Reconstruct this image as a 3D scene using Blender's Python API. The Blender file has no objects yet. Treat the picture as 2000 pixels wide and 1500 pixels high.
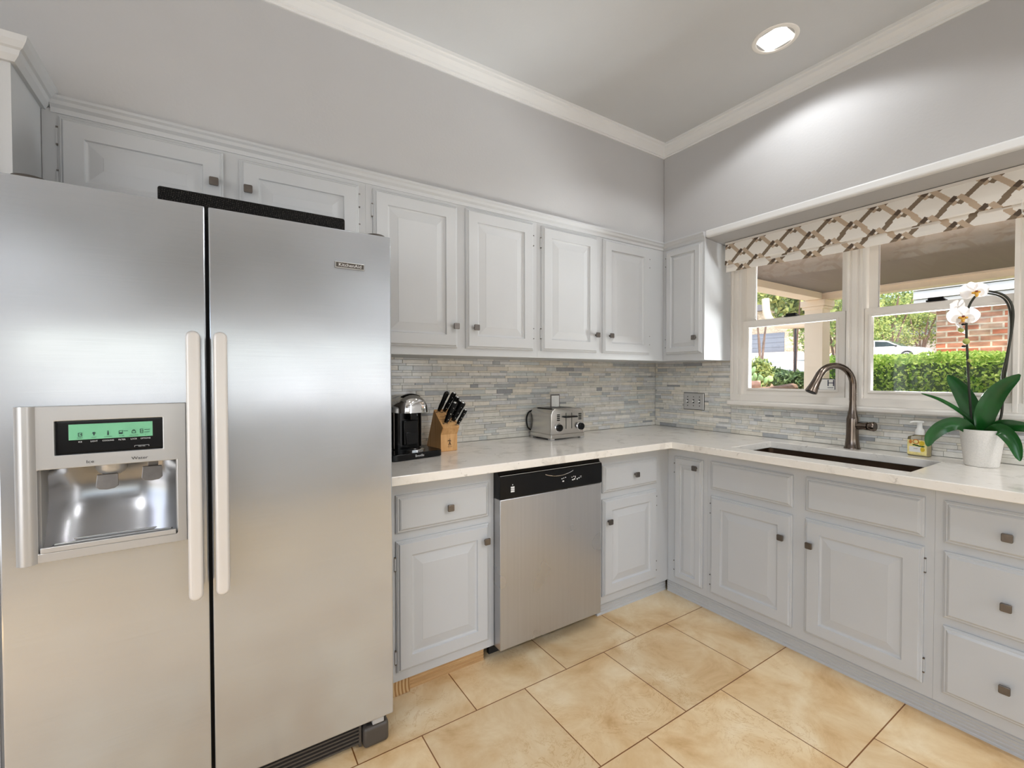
import bpy, bmesh, math, random
from mathutils import Vector, Matrix
random.seed(7)
sc = bpy.context.scene
col = sc.collection
# ------------------------------------------------------------------ camera
def cam_setup():
    cd = bpy.data.cameras.new('camera'); co = bpy.data.objects.new('camera', cd); col.objects.link(co)
    y, p, r = math.radians(56.9988), math.radians(-1.0083), math.radians(-0.0832)
    F = Vector((math.cos(y)*math.cos(p), math.sin(y)*math.cos(p), math.sin(p)))
    R = Vector((math.sin(y), -math.cos(y), 0)); U = R.cross(F)
    R2 = math.cos(r)*R + math.sin(r)*U; U2 = -math.sin(r)*R + math.cos(r)*U
    m = Matrix((R2, U2, -F)).transposed().to_4x4(); m.translation = (-2.7834, -2.2873, 1.2863)
    co.matrix_world = m
    cd.sensor_fit = 'HORIZONTAL'; cd.sensor_width = 36; cd.lens = 881.215/2000*36; cd.clip_start = .02; cd.clip_end = 400
    sc.camera = co
cam_setup()
# ------------------------------------------------------------------ world, sun, exposure
W = bpy.data.worlds.new('sky'); sc.world = W; W.use_nodes = True
wt = W.node_tree; bgn = wt.nodes['Background']
skyn = wt.nodes.new('ShaderNodeTexSky'); skyn.sky_type = 'NISHITA'; skyn.sun_disc = False
skyn.sun_elevation = math.radians(62); skyn.sun_rotation = math.radians(230); skyn.dust_density = 3.0
wt.links.new(skyn.outputs[0], bgn.inputs[0]); bgn.inputs[1].default_value = .42
sl = bpy.data.lights.new('sun', 'SUN'); sl.energy = 6.0; sl.angle = math.radians(1.0); sl.color = (1, .95, .86)
so = bpy.data.objects.new('sun', sl); col.objects.link(so)
so.rotation_euler = Vector((.22, .30, -.92)).to_track_quat('-Z', 'Y').to_euler()
def area(name, loc, direction, sx, sy, power, color=(1, 1, 1)):
    l = bpy.data.lights.new(name, 'AREA'); l.shape = 'RECTANGLE'; l.size = sx; l.size_y = sy; l.energy = power; l.color = color
    o = bpy.data.objects.new(name, l); col.objects.link(o); o.location = loc
    o.rotation_euler = Vector(direction).to_track_quat('-Z', 'Y').to_euler(); return o
area('assumed_patio_daylight', (-2.62, -4.52, 1.35), (0, 1, 0), 3.4, .72, 5.5, (.88, .95, 1))  # area light added at an unseen window, assumed from the refrigerator's reflection
area('side_fill', (-4.72, -2.0, 1.4), (1, 0, .10), 1.7, 1.9, 15, (.93, .97, 1))  # unseen fill light added to brighten the window side from the left
area('back_wall_fill', (-.34, -4.5, 1.25), (-.12, 1, 0), .45, 2.0, 12, (.96, .98, 1))  # fill light added to brighten the back wall; no doorway stands here
area('ceiling_fill', (.68, -1.28, .95), (-.6, 0, .8), .4, 1.3, 135, (.97, 1, 1))  # unseen area light added below the sill to brighten the ceiling through the window
vs = sc.view_settings; sc.display_settings.display_device = 'sRGB'
vs.view_transform = 'Standard'; vs.look = 'None'; vs.exposure = 0.13; vs.gamma = 1.0; vs.use_curve_mapping = False
sc.cycles.max_bounces = 10; sc.cycles.diffuse_bounces = 6; sc.cycles.glossy_bounces = 5; sc.cycles.transparent_max_bounces = 12
sc.cycles.sample_clamp_indirect = 6; sc.cycles.use_denoising = True; sc.cycles.caustics_reflective = False; sc.cycles.caustics_refractive = False

# ------------------------------------------------------------------ materials
def srgb(r, g, b):
    f = lambda c: c/12.92 if c <= .04045 else ((c+.055)/1.055)**2.4
    return (f(r/255), f(g/255), f(b/255), 1)
class NT:
    def __init__(s, name):
        s.m = bpy.data.materials.new(name); s.m.use_nodes = True; s.t = s.m.node_tree; s.b = s.t.nodes['Principled BSDF']
    def n(s, typ, **kw):
        nd = s.t.nodes.new(typ)
        for k, v in kw.items():
            if k.startswith('i_'):
                k = k[2:]; k = int(k) if k.isdigit() else k.replace('_', ' ')
                nd.inputs[k].default_value = v
            else: setattr(nd, k, v)
        return nd
    def l(s, a, b): s.t.links.new(a, b)
    def ramp(s, fac, stops, interp='LINEAR'):
        r = s.n('ShaderNodeValToRGB'); r.color_ramp.interpolation = interp
        e = r.color_ramp.elements
        while len(e) < len(stops): e.new(.5)
        for x, (p, c) in zip(e, stops): x.position = p; x.color = c
        s.l(fac, r.inputs[0]); return r.outputs[0]
    def coord(s, scale=(1, 1, 1), loc=(0, 0, 0), rot=(0, 0, 0), kind='Object'):
        tc = s.n('ShaderNodeTexCoord'); mp = s.n('ShaderNodeMapping'); s.l(tc.outputs[kind], mp.inputs[0])
        mp.inputs['Scale'].default_value = scale; mp.inputs['Location'].default_value = loc; mp.inputs['Rotation'].default_value = rot
        return mp.outputs[0]
    def noise(s, co, scale, detail=4, rough=.5, dist=0):
        n = s.n('ShaderNodeTexNoise'); n.inputs['Scale'].default_value = scale; n.inputs['Detail'].default_value = detail
        n.inputs['Roughness'].default_value = rough; n.inputs['Distortion'].default_value = dist; s.l(co, n.inputs['Vector']); return n.outputs[0]
    def bump(s, h, strength=.1, dist=.01):
        b = s.n('ShaderNodeBump'); b.inputs['Strength'].default_value = strength; b.inputs['Distance'].default_value = dist
        s.l(h, b.inputs['Height']); s.l(b.outputs[0], s.b.inputs['Normal'])
def mat(name, c, rough=.5, metal=0, var=.04, vscale=6, bump=0, bscale=60, spec=None, emit=None, estr=0, coat=0, stretch=(1, 1, 1)):
    k = NT(name); b = k.b; b.inputs['Roughness'].default_value = rough; b.inputs['Metallic'].default_value = metal
    if spec is not None: b.inputs['Specular IOR Level'].default_value = spec
    if coat: b.inputs['Coat Weight'].default_value = coat; b.inputs['Coat Roughness'].default_value = .08
    co = k.coord(stretch)
    lo = tuple(min(1, x*(1-var)) for x in c[:3])+(1,); hi = tuple(min(1, x*(1+var)) for x in c[:3])+(1,)
    k.l(k.ramp(k.noise(co, vscale), [(.3, lo), (.7, hi)]), b.inputs['Base Color'])
    if bump: k.bump(k.noise(co, bscale, 3), bump, .004)
    if emit: b.inputs['Emission Color'].default_value = emit; b.inputs['Emission Strength'].default_value = estr
    return k.m
M = {}
M['wall'] = mat('wall_paint', srgb(184, 184, 185), .75, var=.01, bump=.12, bscale=90)
M['ceil'] = mat('ceiling_paint', srgb(202, 205, 208), .8, var=.01, bump=.1, bscale=80)
M['trim'] = mat('white_trim_paint', srgb(222, 223, 223), .38, var=.01)
M['cab'] = mat('grey_cabinet_paint', srgb(191, 193, 195), .42, var=.012, bump=.03, bscale=40)
M['cabface'] = M['cab']
M['win'] = mat('white_window_paint', srgb(222, 217, 210), .35, var=.01)
M['pewter'] = mat('pewter_knob', srgb(116, 110, 105), .32, 1, var=.08, vscale=60)
M['chrome'] = mat('chrome', srgb(225, 225, 225), .07, 1, var=.01)
M['black'] = mat('black_plastic', (.004, .004, .0045, 1), .2, var=.2, spec=.28)
M['blackmatte'] = mat('black_matte', (.008, .008, .008, 1), .6, var=.2)
M['darkgrey'] = mat('dark_grey_plastic', srgb(74, 68, 62), .42, var=.06)
M['grey'] = mat('grey_plastic', srgb(176, 175, 173), .35, var=.03)
M['white'] = mat('white_plastic', srgb(235, 234, 230), .35, var=.01)
M['gasket'] = mat('dark_gasket', (.012, .012, .012, 1), .5)
def steel(name, c, rough, horiz=True, wav=.25):
    k = NT(name); b = k.b; b.inputs['Metallic'].default_value = .8
    co = k.coord((1.2, 1.2, 90) if horiz else (34, 7, .7)); co2 = k.coord((1.6, 1.6, .9))
    k.l(k.ramp(k.noise(co, 5 if horiz else 3, 3 if horiz else 1), [(.25, tuple(x*.95 for x in c[:3])+(1,)), (.75, c)]), b.inputs['Base Color'])
    sm = k.noise(k.coord((1, 1, 1)), 3.2, 2, .5)
    mr = k.n('ShaderNodeMapRange'); mr.inputs['From Min'].default_value = .2; mr.inputs['From Max'].default_value = .8
    mr.inputs['To Min'].default_value = rough*.75; mr.inputs['To Max'].default_value = rough*1.5
    k.l(sm, mr.inputs[0]); k.l(mr.outputs[0], b.inputs['Roughness'])
    bm = k.n('ShaderNodeBump'); bm.inputs['Strength'].default_value = wav; bm.inputs['Distance'].default_value = .01
    k.l(k.noise(co2, 1.7, 1), bm.inputs['Height']); k.l(bm.outputs[0], b.inputs['Normal'])
    return k.m
M['steel'] = steel('brushed_steel', srgb(200, 204, 210), .17, wav=.09)
M['dwsteel'] = steel('dishwasher_steel', srgb(186, 186, 187), .28, False, .03)
M['satin'] = mat('satin_handle_metal', srgb(218, 214, 210), .4, .3, var=.02)
M['panelsteel'] = mat('silver_panel', srgb(190, 189, 188), .32, .55, var=.02)
M['toaststeel'] = mat('toaster_steel', srgb(205, 202, 198), .24, 1, var=.03, vscale=14)
M['bronze'] = mat('dark_nickel', srgb(118, 106, 97), .2, 1, var=.06, vscale=20)
M['sinkmetal'] = mat('dark_bronze_sink', srgb(92, 74, 60), .38, 1, var=.15, vscale=14)
def quartz():
    k = NT('white_quartz'); b = k.b; b.inputs['Roughness'].default_value = .13
    co = k.coord(); n = k.noise(co, 9, 6, .62, .6); n2 = k.noise(co, 32, 5, .6, .8)
    base = k.ramp(n, [(.36, srgb(218, 212, 204)), (.44, srgb(234, 229, 221)), (.6, srgb(238, 233, 226))])
    sp = k.ramp(n2, [(.30, srgb(160, 154, 148)), (.36, (1, 1, 1, 1))])
    mx = k.n('ShaderNodeMix', data_type='RGBA', blend_type='MULTIPLY'); mx.inputs[0].default_value = .4
    k.l(base, mx.inputs[6]); k.l(sp, mx.inputs[7]); k.l(mx.outputs[2], b.inputs['Base Color']); return k.m
M['quartz'] = quartz()
def floor_m():
    k = NT('travertine_tile'); b = k.b
    co = k.coord(loc=(1.295, .775, 0))
    sp_ = k.n('ShaderNodeSeparateXYZ'); mn = k.n('ShaderNodeMath', operation='MINIMUM'); mn.inputs[1].default_value = 1.295-.66; cb_ = k.n('ShaderNodeCombineXYZ')
    k.l(co, sp_.inputs[0]); k.l(sp_.outputs[0], mn.inputs[0]); k.l(mn.outputs[0], cb_.inputs[0]); k.l(sp_.outputs[1], cb_.inputs[1]); co = cb_.outputs[0]
    br = k.n('ShaderNodeTexBrick', offset=.5, offset_frequency=2, squash=1)
    br.inputs['Scale'].default_value = 1; br.inputs['Brick Width'].default_value = .4465; br.inputs['Row Height'].default_value = .4435
    br.inputs['Mortar Size'].default_value = .0022; br.inputs['Mortar Smooth'].default_value = .1; br.inputs['Bias'].default_value = 0
    br.inputs['Color1'].default_value = (.92, .92, .92, 1); br.inputs['Color2'].default_value = (1.06, 1.04, 1.0, 1); br.inputs['Mortar'].default_value = (.3, .16, .07, 1)
    k.l(co, br.inputs['Vector'])
    o = k.coord()
    n = k.noise(o, 4.5, 8, .62, .5)
    base = k.ramp(n, [(.28, srgb(196, 158, 108)), (.42, srgb(218, 186, 140)), (.56, srgb(230, 206, 166)), (.7, srgb(240, 222, 190))])
    v = k.noise(o, 7, 7, .7, 1.6)
    vein = k.ramp(v, [(.485, (1, 1, 1, 1)), (.5, (.80, .68, .52, 1)), (.515, (1, 1, 1, 1))])
    pm = k.ramp(k.noise(o, 2.2, 3), [(.5, (0, 0, 0, 1)), (.62, (1, 1, 1, 1))])
    m0 = k.n('ShaderNodeMix', data_type='RGBA', blend_type='MULTIPLY'); k.l(pm, m0.inputs[0]); k.l(base, m0.inputs[6]); k.l(vein, m0.inputs[7])
    m1 = k.n('ShaderNodeMix', data_type='RGBA', blend_type='MULTIPLY'); m1.inputs[0].default_value = 1
    k.l(m0.outputs[2], m1.inputs[6]); k.l(br.outputs['Color'], m1.inputs[7]); k.l(m1.outputs[2], b.inputs['Base Color'])
    b.inputs['Roughness'].default_value = .34
    inv = k.n('ShaderNodeMath', operation='SUBTRACT'); inv.inputs[0].default_value = 1; k.l(br.outputs['Fac'], inv.inputs[1])
    k.bump(inv.outputs[0], .35, .003); return k.m
M['floor'] = floor_m()
def attr_mat(name, rough, attr='Col', noise_amt=0, nscale=40, spec=.5, metal=0, bump=0):
    k = NT(name); b = k.b; b.inputs['Roughness'].default_value = rough; b.inputs['Metallic'].default_value = metal
    a = k.n('ShaderNodeVertexColor', layer_name=attr)
    if noise_amt:
        nz = k.ramp(k.noise(k.coord(), nscale, 5, .6, .8), [(.3, (1-noise_amt,)*3+(1,)), (.6, (1, 1, 1, 1))])
        mx = k.n('ShaderNodeMix', data_type='RGBA', blend_type='MULTIPLY'); mx.inputs[0].default_value = 1
        k.l(a.outputs[0], mx.inputs[6]); k.l(nz, mx.inputs[7]); k.l(mx.outputs[2], b.inputs['Base Color'])
    else: k.l(a.outputs[0], b.inputs['Base Color'])
    if bump: k.bump(k.noise(k.coord(), 900, 2), bump, .002)
    return k.m
M['mosaic'] = attr_mat('glass_stone_mosaic', .16, noise_amt=.14, nscale=28)
M['fabric'] = attr_mat('printed_linen', .85, bump=.15)
def wood(name, c1, c2, rough=.45, scale=(30, 30, 3), detail=3):
    k = NT(name); k.b.inputs['Roughness'].default_value = rough
    k.l(k.ramp(k.noise(k.coord(scale), 1.5, detail, .55, 1.2), [(.3, c1), (.7, c2)]), k.b.inputs['Base Color']); return k.m
M['blockwood'] = wood('knife_block_wood', srgb(204, 150, 92), srgb(228, 182, 124))
M['pine'] = wood('bare_pine', srgb(176, 138, 92), srgb(206, 172, 126), .6, (2, 30, 60))
def endgrain():
    k = NT('pine_end_grain'); k.b.inputs['Roughness'].default_value = .6
    w = k.n('ShaderNodeTexWave', wave_type='RINGS', rings_direction='Y'); w.inputs['Scale'].default_value = 22; w.inputs['Distortion'].default_value = 1.2
    k.l(k.coord(loc=(-.03, 0, -.045)), w.inputs['Vector'])
    k.l(k.ramp(w.outputs[1], [(.2, srgb(206, 176, 132)), (.9, srgb(160, 116, 66))]), k.b.inputs['Base Color']); return k.m
M['endgrain'] = endgrain()
def meshfab():
    k = NT('black_woven_mesh'); k.b.inputs['Roughness'].default_value = .55
    w = k.n('ShaderNodeTexChecker'); w.inputs['Scale'].default_value = 260
    w.inputs['Color1'].default_value = (.0015, .0015, .0015, 1); w.inputs['Color2'].default_value = (.022, .02, .018, 1)
    k.l(k.coord((1, 1, 1), rot=(0, .6, 0)), w.inputs['Vector'])
    n = k.ramp(k.noise(k.coord(), 330, 1), [(.45, (.12, .12, .12, 1)), (.7, (2.2, 2.1, 2.0, 1))])
    mx = k.n('ShaderNodeMix', data_type='RGBA', blend_type='MULTIPLY'); mx.inputs[0].default_value = 1
    k.l(w.outputs[0], mx.inputs[6]); k.l(n, mx.inputs[7]); k.l(mx.outputs[2], k.b.inputs['Base Color'])
    k.bump(w.outputs[1], .6, .002); k.b.inputs['Specular IOR Level'].default_value = .15; return k.m
M['meshfab'] = meshfab()
def glass(name, tint=(1, 1, 1, 1), refl=1.0, ior=1.45):
    k = NT(name); t = k.n('ShaderNodeBsdfTransparent'); t.inputs[0].default_value = tint
    g = k.n('ShaderNodeBsdfGlossy'); g.inputs['Roughness'].default_value = .01; f = k.n('ShaderNodeFresnel'); f.inputs[0].default_value = ior
    mx = k.n('ShaderNodeMixShader'); k.l(f.outputs[0], mx.inputs[0]); k.l(t.outputs[0], mx.inputs[1]); k.l(g.outputs[0], mx.inputs[2])
    k.l(mx.outputs[0], k.t.nodes['Material Output'].inputs[0]); return k.m
M['glass'] = glass('window_glass')
M['smoke'] = glass('smoked_tank', (.16, .15, .14, 1))
M['clear'] = glass('clear_bottle', (.93, .92, .88, 1))
M['lcd'] = mat('green_display', srgb(112, 178, 140), .3, var=.14, vscale=9, emit=srgb(120, 200, 150), estr=.10)
M['ink'] = mat('dark_ink', srgb(24, 44, 52), .5); M['wink'] = mat('white_ink', srgb(225, 225, 225), .5)
M['kink'] = mat('black_ink', (.01, .01, .012, 1), .5); M['brownink'] = mat('burnt_mark', srgb(46, 26, 16), .6); M['blueink'] = mat('navy_ink', srgb(20, 30, 60), .4)
M['bulb'] = mat('lit_bulb', (1, 1, 1, 1), .4, emit=(1, .96, .9, 1), estr=6)
M['baffle'] = mat('white_baffle', srgb(240, 238, 234), .5, var=.01)
M['pot'] = mat('speckled_white_ceramic', srgb(222, 218, 212), .5, var=.06, vscale=220, bump=.25, bscale=220)
def petal():
    k = NT('white_petal'); k.b.inputs['Roughness'].default_value = .55; k.b.inputs['Subsurface Weight'].default_value = .0
    k.l(k.ramp(k.noise(k.coord((1, 1, 1)), 60, 3), [(.3, srgb(214, 213, 218)), (.7, srgb(232, 230, 230))]), k.b.inputs['Base Color'])
    tr = k.n('ShaderNodeBsdfTranslucent'); tr.inputs[0].default_value = srgb(246, 240, 232); mx = k.n('ShaderNodeMixShader'); mx.inputs[0].default_value = .4
    k.l(k.b.outputs[0], mx.inputs[1]); k.l(tr.outputs[0], mx.inputs[2]); k.l(mx.outputs[0], k.t.nodes['Material Output'].inputs[0]); return k.m
M['petal'] = petal()
M['leafdark'] = mat('orchid_leaf_green', srgb(20, 78, 26), .24, var=.35, vscale=9)
M['stemdark'] = mat('dark_orchid_stem', srgb(38, 38, 26), .5, var=.2); M['budgreen'] = mat('green_bud', srgb(170, 176, 92), .5, var=.1, vscale=50)
M['lip'] = mat('yellow_red_lip', srgb(210, 160, 60), .5, var=.5, vscale=220); M['lipred'] = mat('dark_red_lip', srgb(120, 40, 20), .5)
M['bark'] = mat('orchid_bark', srgb(122, 84, 58), .8, var=.3, vscale=60, bump=.6, bscale=90)
# outdoors
M['concrete'] = mat('pale_concrete', srgb(206, 202, 194), .85, var=.05, vscale=1.5)
M['mulch'] = mat('brown_mulch', srgb(150, 120, 92), .9, var=.3, vscale=3)
M['cream'] = mat('cream_paint', srgb(244, 222, 190), .6, var=.02)
M['porchceil'] = mat('taupe_soffit', srgb(124, 106, 90), .7, var=.05, vscale=2, stretch=(1, 14, 1), bump=.2, bscale=6)
M['brownwood'] = mat('weathered_timber', srgb(128, 104, 86), .85, var=.25, vscale=8); M['pinkstone'] = mat('pink_sandstone', srgb(190, 150, 128), .85, var=.2, vscale=6)
M['carpaint'] = mat('white_car_paint', srgb(236, 234, 230), .2, var=.01, coat=.5); M['carglass'] = mat('dark_car_glass', srgb(50, 62, 66), .08, var=.3, vscale=2)
M['rubber'] = mat('tyre_rubber', (.015, .015, .016, 1), .8); M['garage'] = mat('grey_garage_door', srgb(122, 128, 138), .5, var=.03)
M['roofing'] = mat('dark_shingles', srgb(92, 90, 90), .9, var=.15, vscale=20); M['whitesiding'] = mat('white_siding', srgb(236, 234, 228), .55, var=.02)
M['treebark'] = mat('tree_bark', srgb(120, 98, 84), .9, var=.2, vscale=8)
def brick(name, c1, c2, mort, bw, rh, rot):
    k = NT(name); k.b.inputs['Roughness'].default_value = .85; br = k.n('ShaderNodeTexBrick', offset=.5)
    br.inputs['Scale'].default_value = 1; br.inputs['Brick Width'].default_value = bw; br.inputs['Row Height'].default_value = rh; br.inputs['Mortar Size'].default_value = .010 if bw < .4 else .02
    br.inputs['Color1'].default_value = c1; br.inputs['Color2'].default_value = c2; br.inputs['Mortar'].default_value = mort
    tc = k.n('ShaderNodeTexCoord'); sp = k.n('ShaderNodeSeparateXYZ'); cb = k.n('ShaderNodeCombineXYZ'); k.l(tc.outputs['Object'], sp.inputs[0])
    k.l(sp.outputs[1], cb.inputs[0]); k.l(sp.outputs[2], cb.inputs[1]); k.l(cb.outputs[0], br.inputs['Vector'])
    nz = k.ramp(k.noise(k.coord((1, 5, 14)), 1.2, 4), [(.3, (.62, .58, .55, 1)), (.65, (1.25, 1.22, 1.2, 1))])
    mx = k.n('ShaderNodeMix', data_type='RGBA', blend_type='MULTIPLY'); mx.inputs[0].default_value = 1
    k.l(br.outputs[0], mx.inputs[6]); k.l(nz, mx.inputs[7]); k.l(mx.outputs[2], k.b.inputs['Base Color']); return k.m
M['brick'] = brick('red_brick', srgb(208, 118, 88), srgb(196, 166, 146), srgb(226, 214, 200), .21, .075, 0)
M['stone'] = brick('limestone_blocks', srgb(214, 200, 174), srgb(186, 170, 146), srgb(196, 184, 164), .6, .25, 0)
def leaf(name, c1, c2, trans=.35):
    k = NT(name); k.b.inputs['Roughness'].default_value = .5
    oi = k.n('ShaderNodeNewGeometry'); r = k.ramp(oi.outputs['Random Per Island'], [(0, c1), (1, c2)])
    k.l(r, k.b.inputs['Base Color']); tr = k.n('ShaderNodeBsdfTranslucent'); k.l(r, tr.inputs[0]); mx = k.n('ShaderNodeMixShader'); mx.inputs[0].default_value = trans
    k.l(k.b.outputs[0], mx.inputs[1]); k.l(tr.outputs[0], mx.inputs[2]); k.l(mx.outputs[0], k.t.nodes['Material Output'].inputs[0]); return k.m
M['hedge'] = leaf('hedge_leaves', srgb(134, 176, 74), srgb(222, 236, 136), .5); M['treeleaf'] = leaf('tree_leaves', srgb(92, 124, 68), srgb(196, 204, 120))
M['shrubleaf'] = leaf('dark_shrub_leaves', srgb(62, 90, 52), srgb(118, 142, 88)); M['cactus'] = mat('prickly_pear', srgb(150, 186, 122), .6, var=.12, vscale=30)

# ------------------------------------------------------------------ mesh helpers
ROOT = {}
def finish(bm, name, m, parent=None, smooth=False, bev=0, seg=2, keep=False, ang=.6):
    if not keep: bmesh.ops.recalc_face_normals(bm, faces=bm.faces)
    if bev:
        es = [e for e in bm.edges if len(e.link_faces) == 2 and e.calc_face_angle(0) > ang]
        bmesh.ops.bevel(bm, geom=es, offset=bev, segments=seg, profile=.5, affect='EDGES', clamp_overlap=True)
    off = ROOT.get(parent, Vector((0, 0, 0))) if parent else Vector((0, 0, 0))
    if off.length: bmesh.ops.translate(bm, verts=bm.verts, vec=-off)
    me = bpy.data.meshes.new(name); bm.to_mesh(me); bm.free()
    mats = m if isinstance(m, list) else [m]
    for x in mats: me.materials.append(x)
    if smooth:
        for p in me.polygons: p.use_smooth = True
        me.set_sharp_from_angle(angle=math.radians(38))
        if bev:
            for p in me.polygons:
                if min((me.vertices[a].co-me.vertices[b].co).length for a, b in p.edge_keys) > max(2.2*bev, .004): p.use_smooth = False
    o = bpy.data.objects.new(name, me); col.objects.link(o)
    if parent: o.parent = parent; ROOT[o] = off
    else: ROOT[o] = Vector((0, 0, 0))
    return o
def tag(o, label=None, cat=None, group=None, kind=None):
    for k, v in (('label', label), ('category', cat), ('group', group), ('kind', kind)):
        if v: o[k] = v
    return o
def thing(name, loc, label, cat, group=None, kind=None):
    o = bpy.data.objects.new(name, None); col.objects.link(o); o.location = loc; o.empty_display_size = .05; ROOT[o] = Vector(loc)
    return tag(o, label, cat, group, kind)
def struct(o): o['kind'] = 'structure'; return o
def bx(bm, x0, x1, y0, y1, z0, z1):
    v = [bm.verts.new(p) for p in ((x0, y0, z0), (x1, y0, z0), (x1, y1, z0), (x0, y1, z0), (x0, y0, z1), (x1, y0, z1), (x1, y1, z1), (x0, y1, z1))]
    for f in ((0, 3, 2, 1), (4, 5, 6, 7), (0, 1, 5, 4), (1, 2, 6, 5), (2, 3, 7, 6), (3, 0, 4, 7)): bm.faces.new([v[i] for i in f])
    return bm
def box(name, m, parent, *b, bev=0, seg=2, smooth=False): return finish(bx(bmesh.new(), *b), name, m, parent, smooth, bev, seg)
def boxes(name, m, parent, lst, bev=0, seg=2):
    bm = bmesh.new()
    for b in lst: bx(bm, *b)
    return finish(bm, name, m, parent, False, bev, seg)
def cells(bm, us, vs_, keep, P, d0, d1):
    """slab between depths d0 and d1 over the grid cells where keep(u,v) holds; P(u,v,d) maps to world"""
    us = sorted(us); vs_ = sorted(vs_); nu, nv = len(us), len(vs_)
    on = {(i, j) for i in range(nu-1) for j in range(nv-1) if keep((us[i]+us[i+1])/2, (vs_[j]+vs_[j+1])/2)}
    V = {}
    def vert(i, j, k):
        if (i, j, k) not in V: V[(i, j, k)] = bm.verts.new(P(us[i], vs_[j], (d0, d1)[k]))
        return V[(i, j, k)]
    for (i, j) in on:
        for k in (0, 1): bm.faces.new([vert(i, j, k), vert(i+1, j, k), vert(i+1, j+1, k), vert(i, j+1, k)])
        for (di, dj, a, b) in ((-1, 0, (i, j), (i, j+1)), (1, 0, (i+1, j), (i+1, j+1)), (0, -1, (i, j), (i+1, j)), (0, 1, (i, j+1), (i+1, j+1))):
            if (i+di, j+dj) not in on: bm.faces.new([vert(*a, 0), vert(*b, 0), vert(*b, 1), vert(*a, 1)])
    return bm
def loops(bm, P, u0, u1, v0, v1, L, back=True):
    prev = None
    for (ins, d) in L:
        r = [bm.verts.new(P(u, v, d)) for u, v in ((u0+ins, v0+ins), (u1-ins, v0+ins), (u1-ins, v1-ins), (u0+ins, v1-ins))]
        if prev:
            for i in range(4): bm.faces.new([prev[i], prev[(i+1) % 4], r[(i+1) % 4], r[i]])
        elif back: bm.faces.new(r)
        prev = r
    bm.faces.new(prev); return bm
def prism(bm, pts, P, d0, d1):
    a = [bm.verts.new(P(u, v, d0)) for u, v in pts]; b = [bm.verts.new(P(u, v, d1)) for u, v in pts]
    n = len(pts); bm.faces.new(a); bm.faces.new(b)
    for i in range(n): bm.faces.new([a[i], a[(i+1) % n], b[(i+1) % n], b[i]])
    return bm
def lathe(bm, prof, c=(0, 0, 0), seg=32, axis='z', a0=0, a1=2*math.pi, sc_=(1, 1), caps=True):
    full = abs(a1-a0-2*math.pi) < 1e-6; n = seg if full else seg+1; rings = []
    for r, h in prof:
        ring = []
        for i in range(n):
            t = a0+(a1-a0)*i/seg; p = (r*math.cos(t)*sc_[0], r*math.sin(t)*sc_[1], h)
            if axis == 'x': p = (p[2], p[0], p[1])
            elif axis == 'y': p = (p[0], p[2], p[1])
            ring.append(bm.verts.new(Vector(c)+Vector(p)))
        rings.append(ring)
    for a, b in zip(rings, rings[1:]):
        for i in range(n if full else n-1): bm.faces.new([a[i], a[(i+1) % n], b[(i+1) % n], b[i]])
    if full and caps:
        for ring, (r, h) in ((rings[0], prof[0]), (rings[-1], prof[-1])):
            if r > 1e-4: bm.faces.new(ring)
    bmesh.ops.remove_doubles(bm, verts=[v for r in rings for v in r], dist=1e-6)
    return bm
def tube(bm, path, rad, seg=12, flat=1.0, up=Vector((0, 0, 1))):
    path = [Vector(p) for p in path]; n = len(path); rad = rad if hasattr(rad, '__len__') else [rad]*n
    rings = []; side = None
    for i, p in enumerate(path):
        t = (path[min(i+1, n-1)]-path[max(i-1, 0)]).normalized()
        if side is None:
            side = t.cross(up)
            if side.length < .05: side = t.cross(Vector((1, 0, 0)))
        else: side = side-t*side.dot(t)
        side.normalize(); nn = side.cross(t)
        rings.append([bm.verts.new(p+rad[i]*(math.cos(2*math.pi*k/seg)*side+flat*math.sin(2*math.pi*k/seg)*nn)) for k in range(seg)])
    for a, b in zip(rings, rings[1:]):
        for k in range(seg): bm.faces.new([a[k], a[(k+1) % seg], b[(k+1) % seg], b[k]])
    bm.faces.new(rings[0]); bm.faces.new(rings[-1]); return bm
def spline(pts, n=8):
    pts = [Vector(p) for p in pts]; out = []; P = [2*pts[0]-pts[1]]+pts+[2*pts[-1]-pts[-2]]
    for i in range(1, len(P)-2):
        a, b, c, d = P[i-1:i+3]
        for k in range(n):
            t = k/n; out.append(.5*((2*b)+(c-a)*t+(2*a-5*b+4*c-d)*t*t+(3*b-a-3*c+d)*t**3))
    return out+[pts[-1]]
def ellipsoid(bm, c, r, seg=12, rings=8, rot=None):
    m = Matrix.Translation(Vector(c)) @ (rot.to_4x4() if rot else Matrix.Identity(4)) @ Matrix.Diagonal((r[0], r[1], r[2], 1))
    bmesh.ops.create_uvsphere(bm, u_segments=seg, v_segments=rings, radius=1, matrix=m); return bm
def text(name, s, size, origin, u, v, m, parent, off=.0006, depth=.0004, xs=1.0):
    cu = bpy.data.curves.new(name, 'FONT'); cu.body = s; cu.size = size; cu.align_x = 'CENTER'; cu.align_y = 'CENTER'; cu.resolution_u = 2
    o = bpy.data.objects.new(name, cu); col.objects.link(o); dg = bpy.context.evaluated_depsgraph_get()
    me = bpy.data.meshes.new_from_object(o.evaluated_get(dg)); bpy.data.objects.remove(o)
    u = Vector(u); v = Vector(v); n = u.cross(v); bm = bmesh.new(); bm.from_mesh(me)
    for w in bm.verts: w.co = Vector(origin)+u*w.co.x*xs+v*w.co.y+n*(off+w.co.z)
    return finish(bm, name, m, parent, keep=True)
UA, VZ = (1, 0, 0), (0, 0, 1)
def PA(y):            # wall A: u along x, v up, d toward the room (-y)
    return lambda u, v, d: (u, y-d, v)
def PB(x):            # wall B: u along y, v up, d toward the room (-x)
    return lambda u, v, d: (x-d, u, v)
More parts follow.
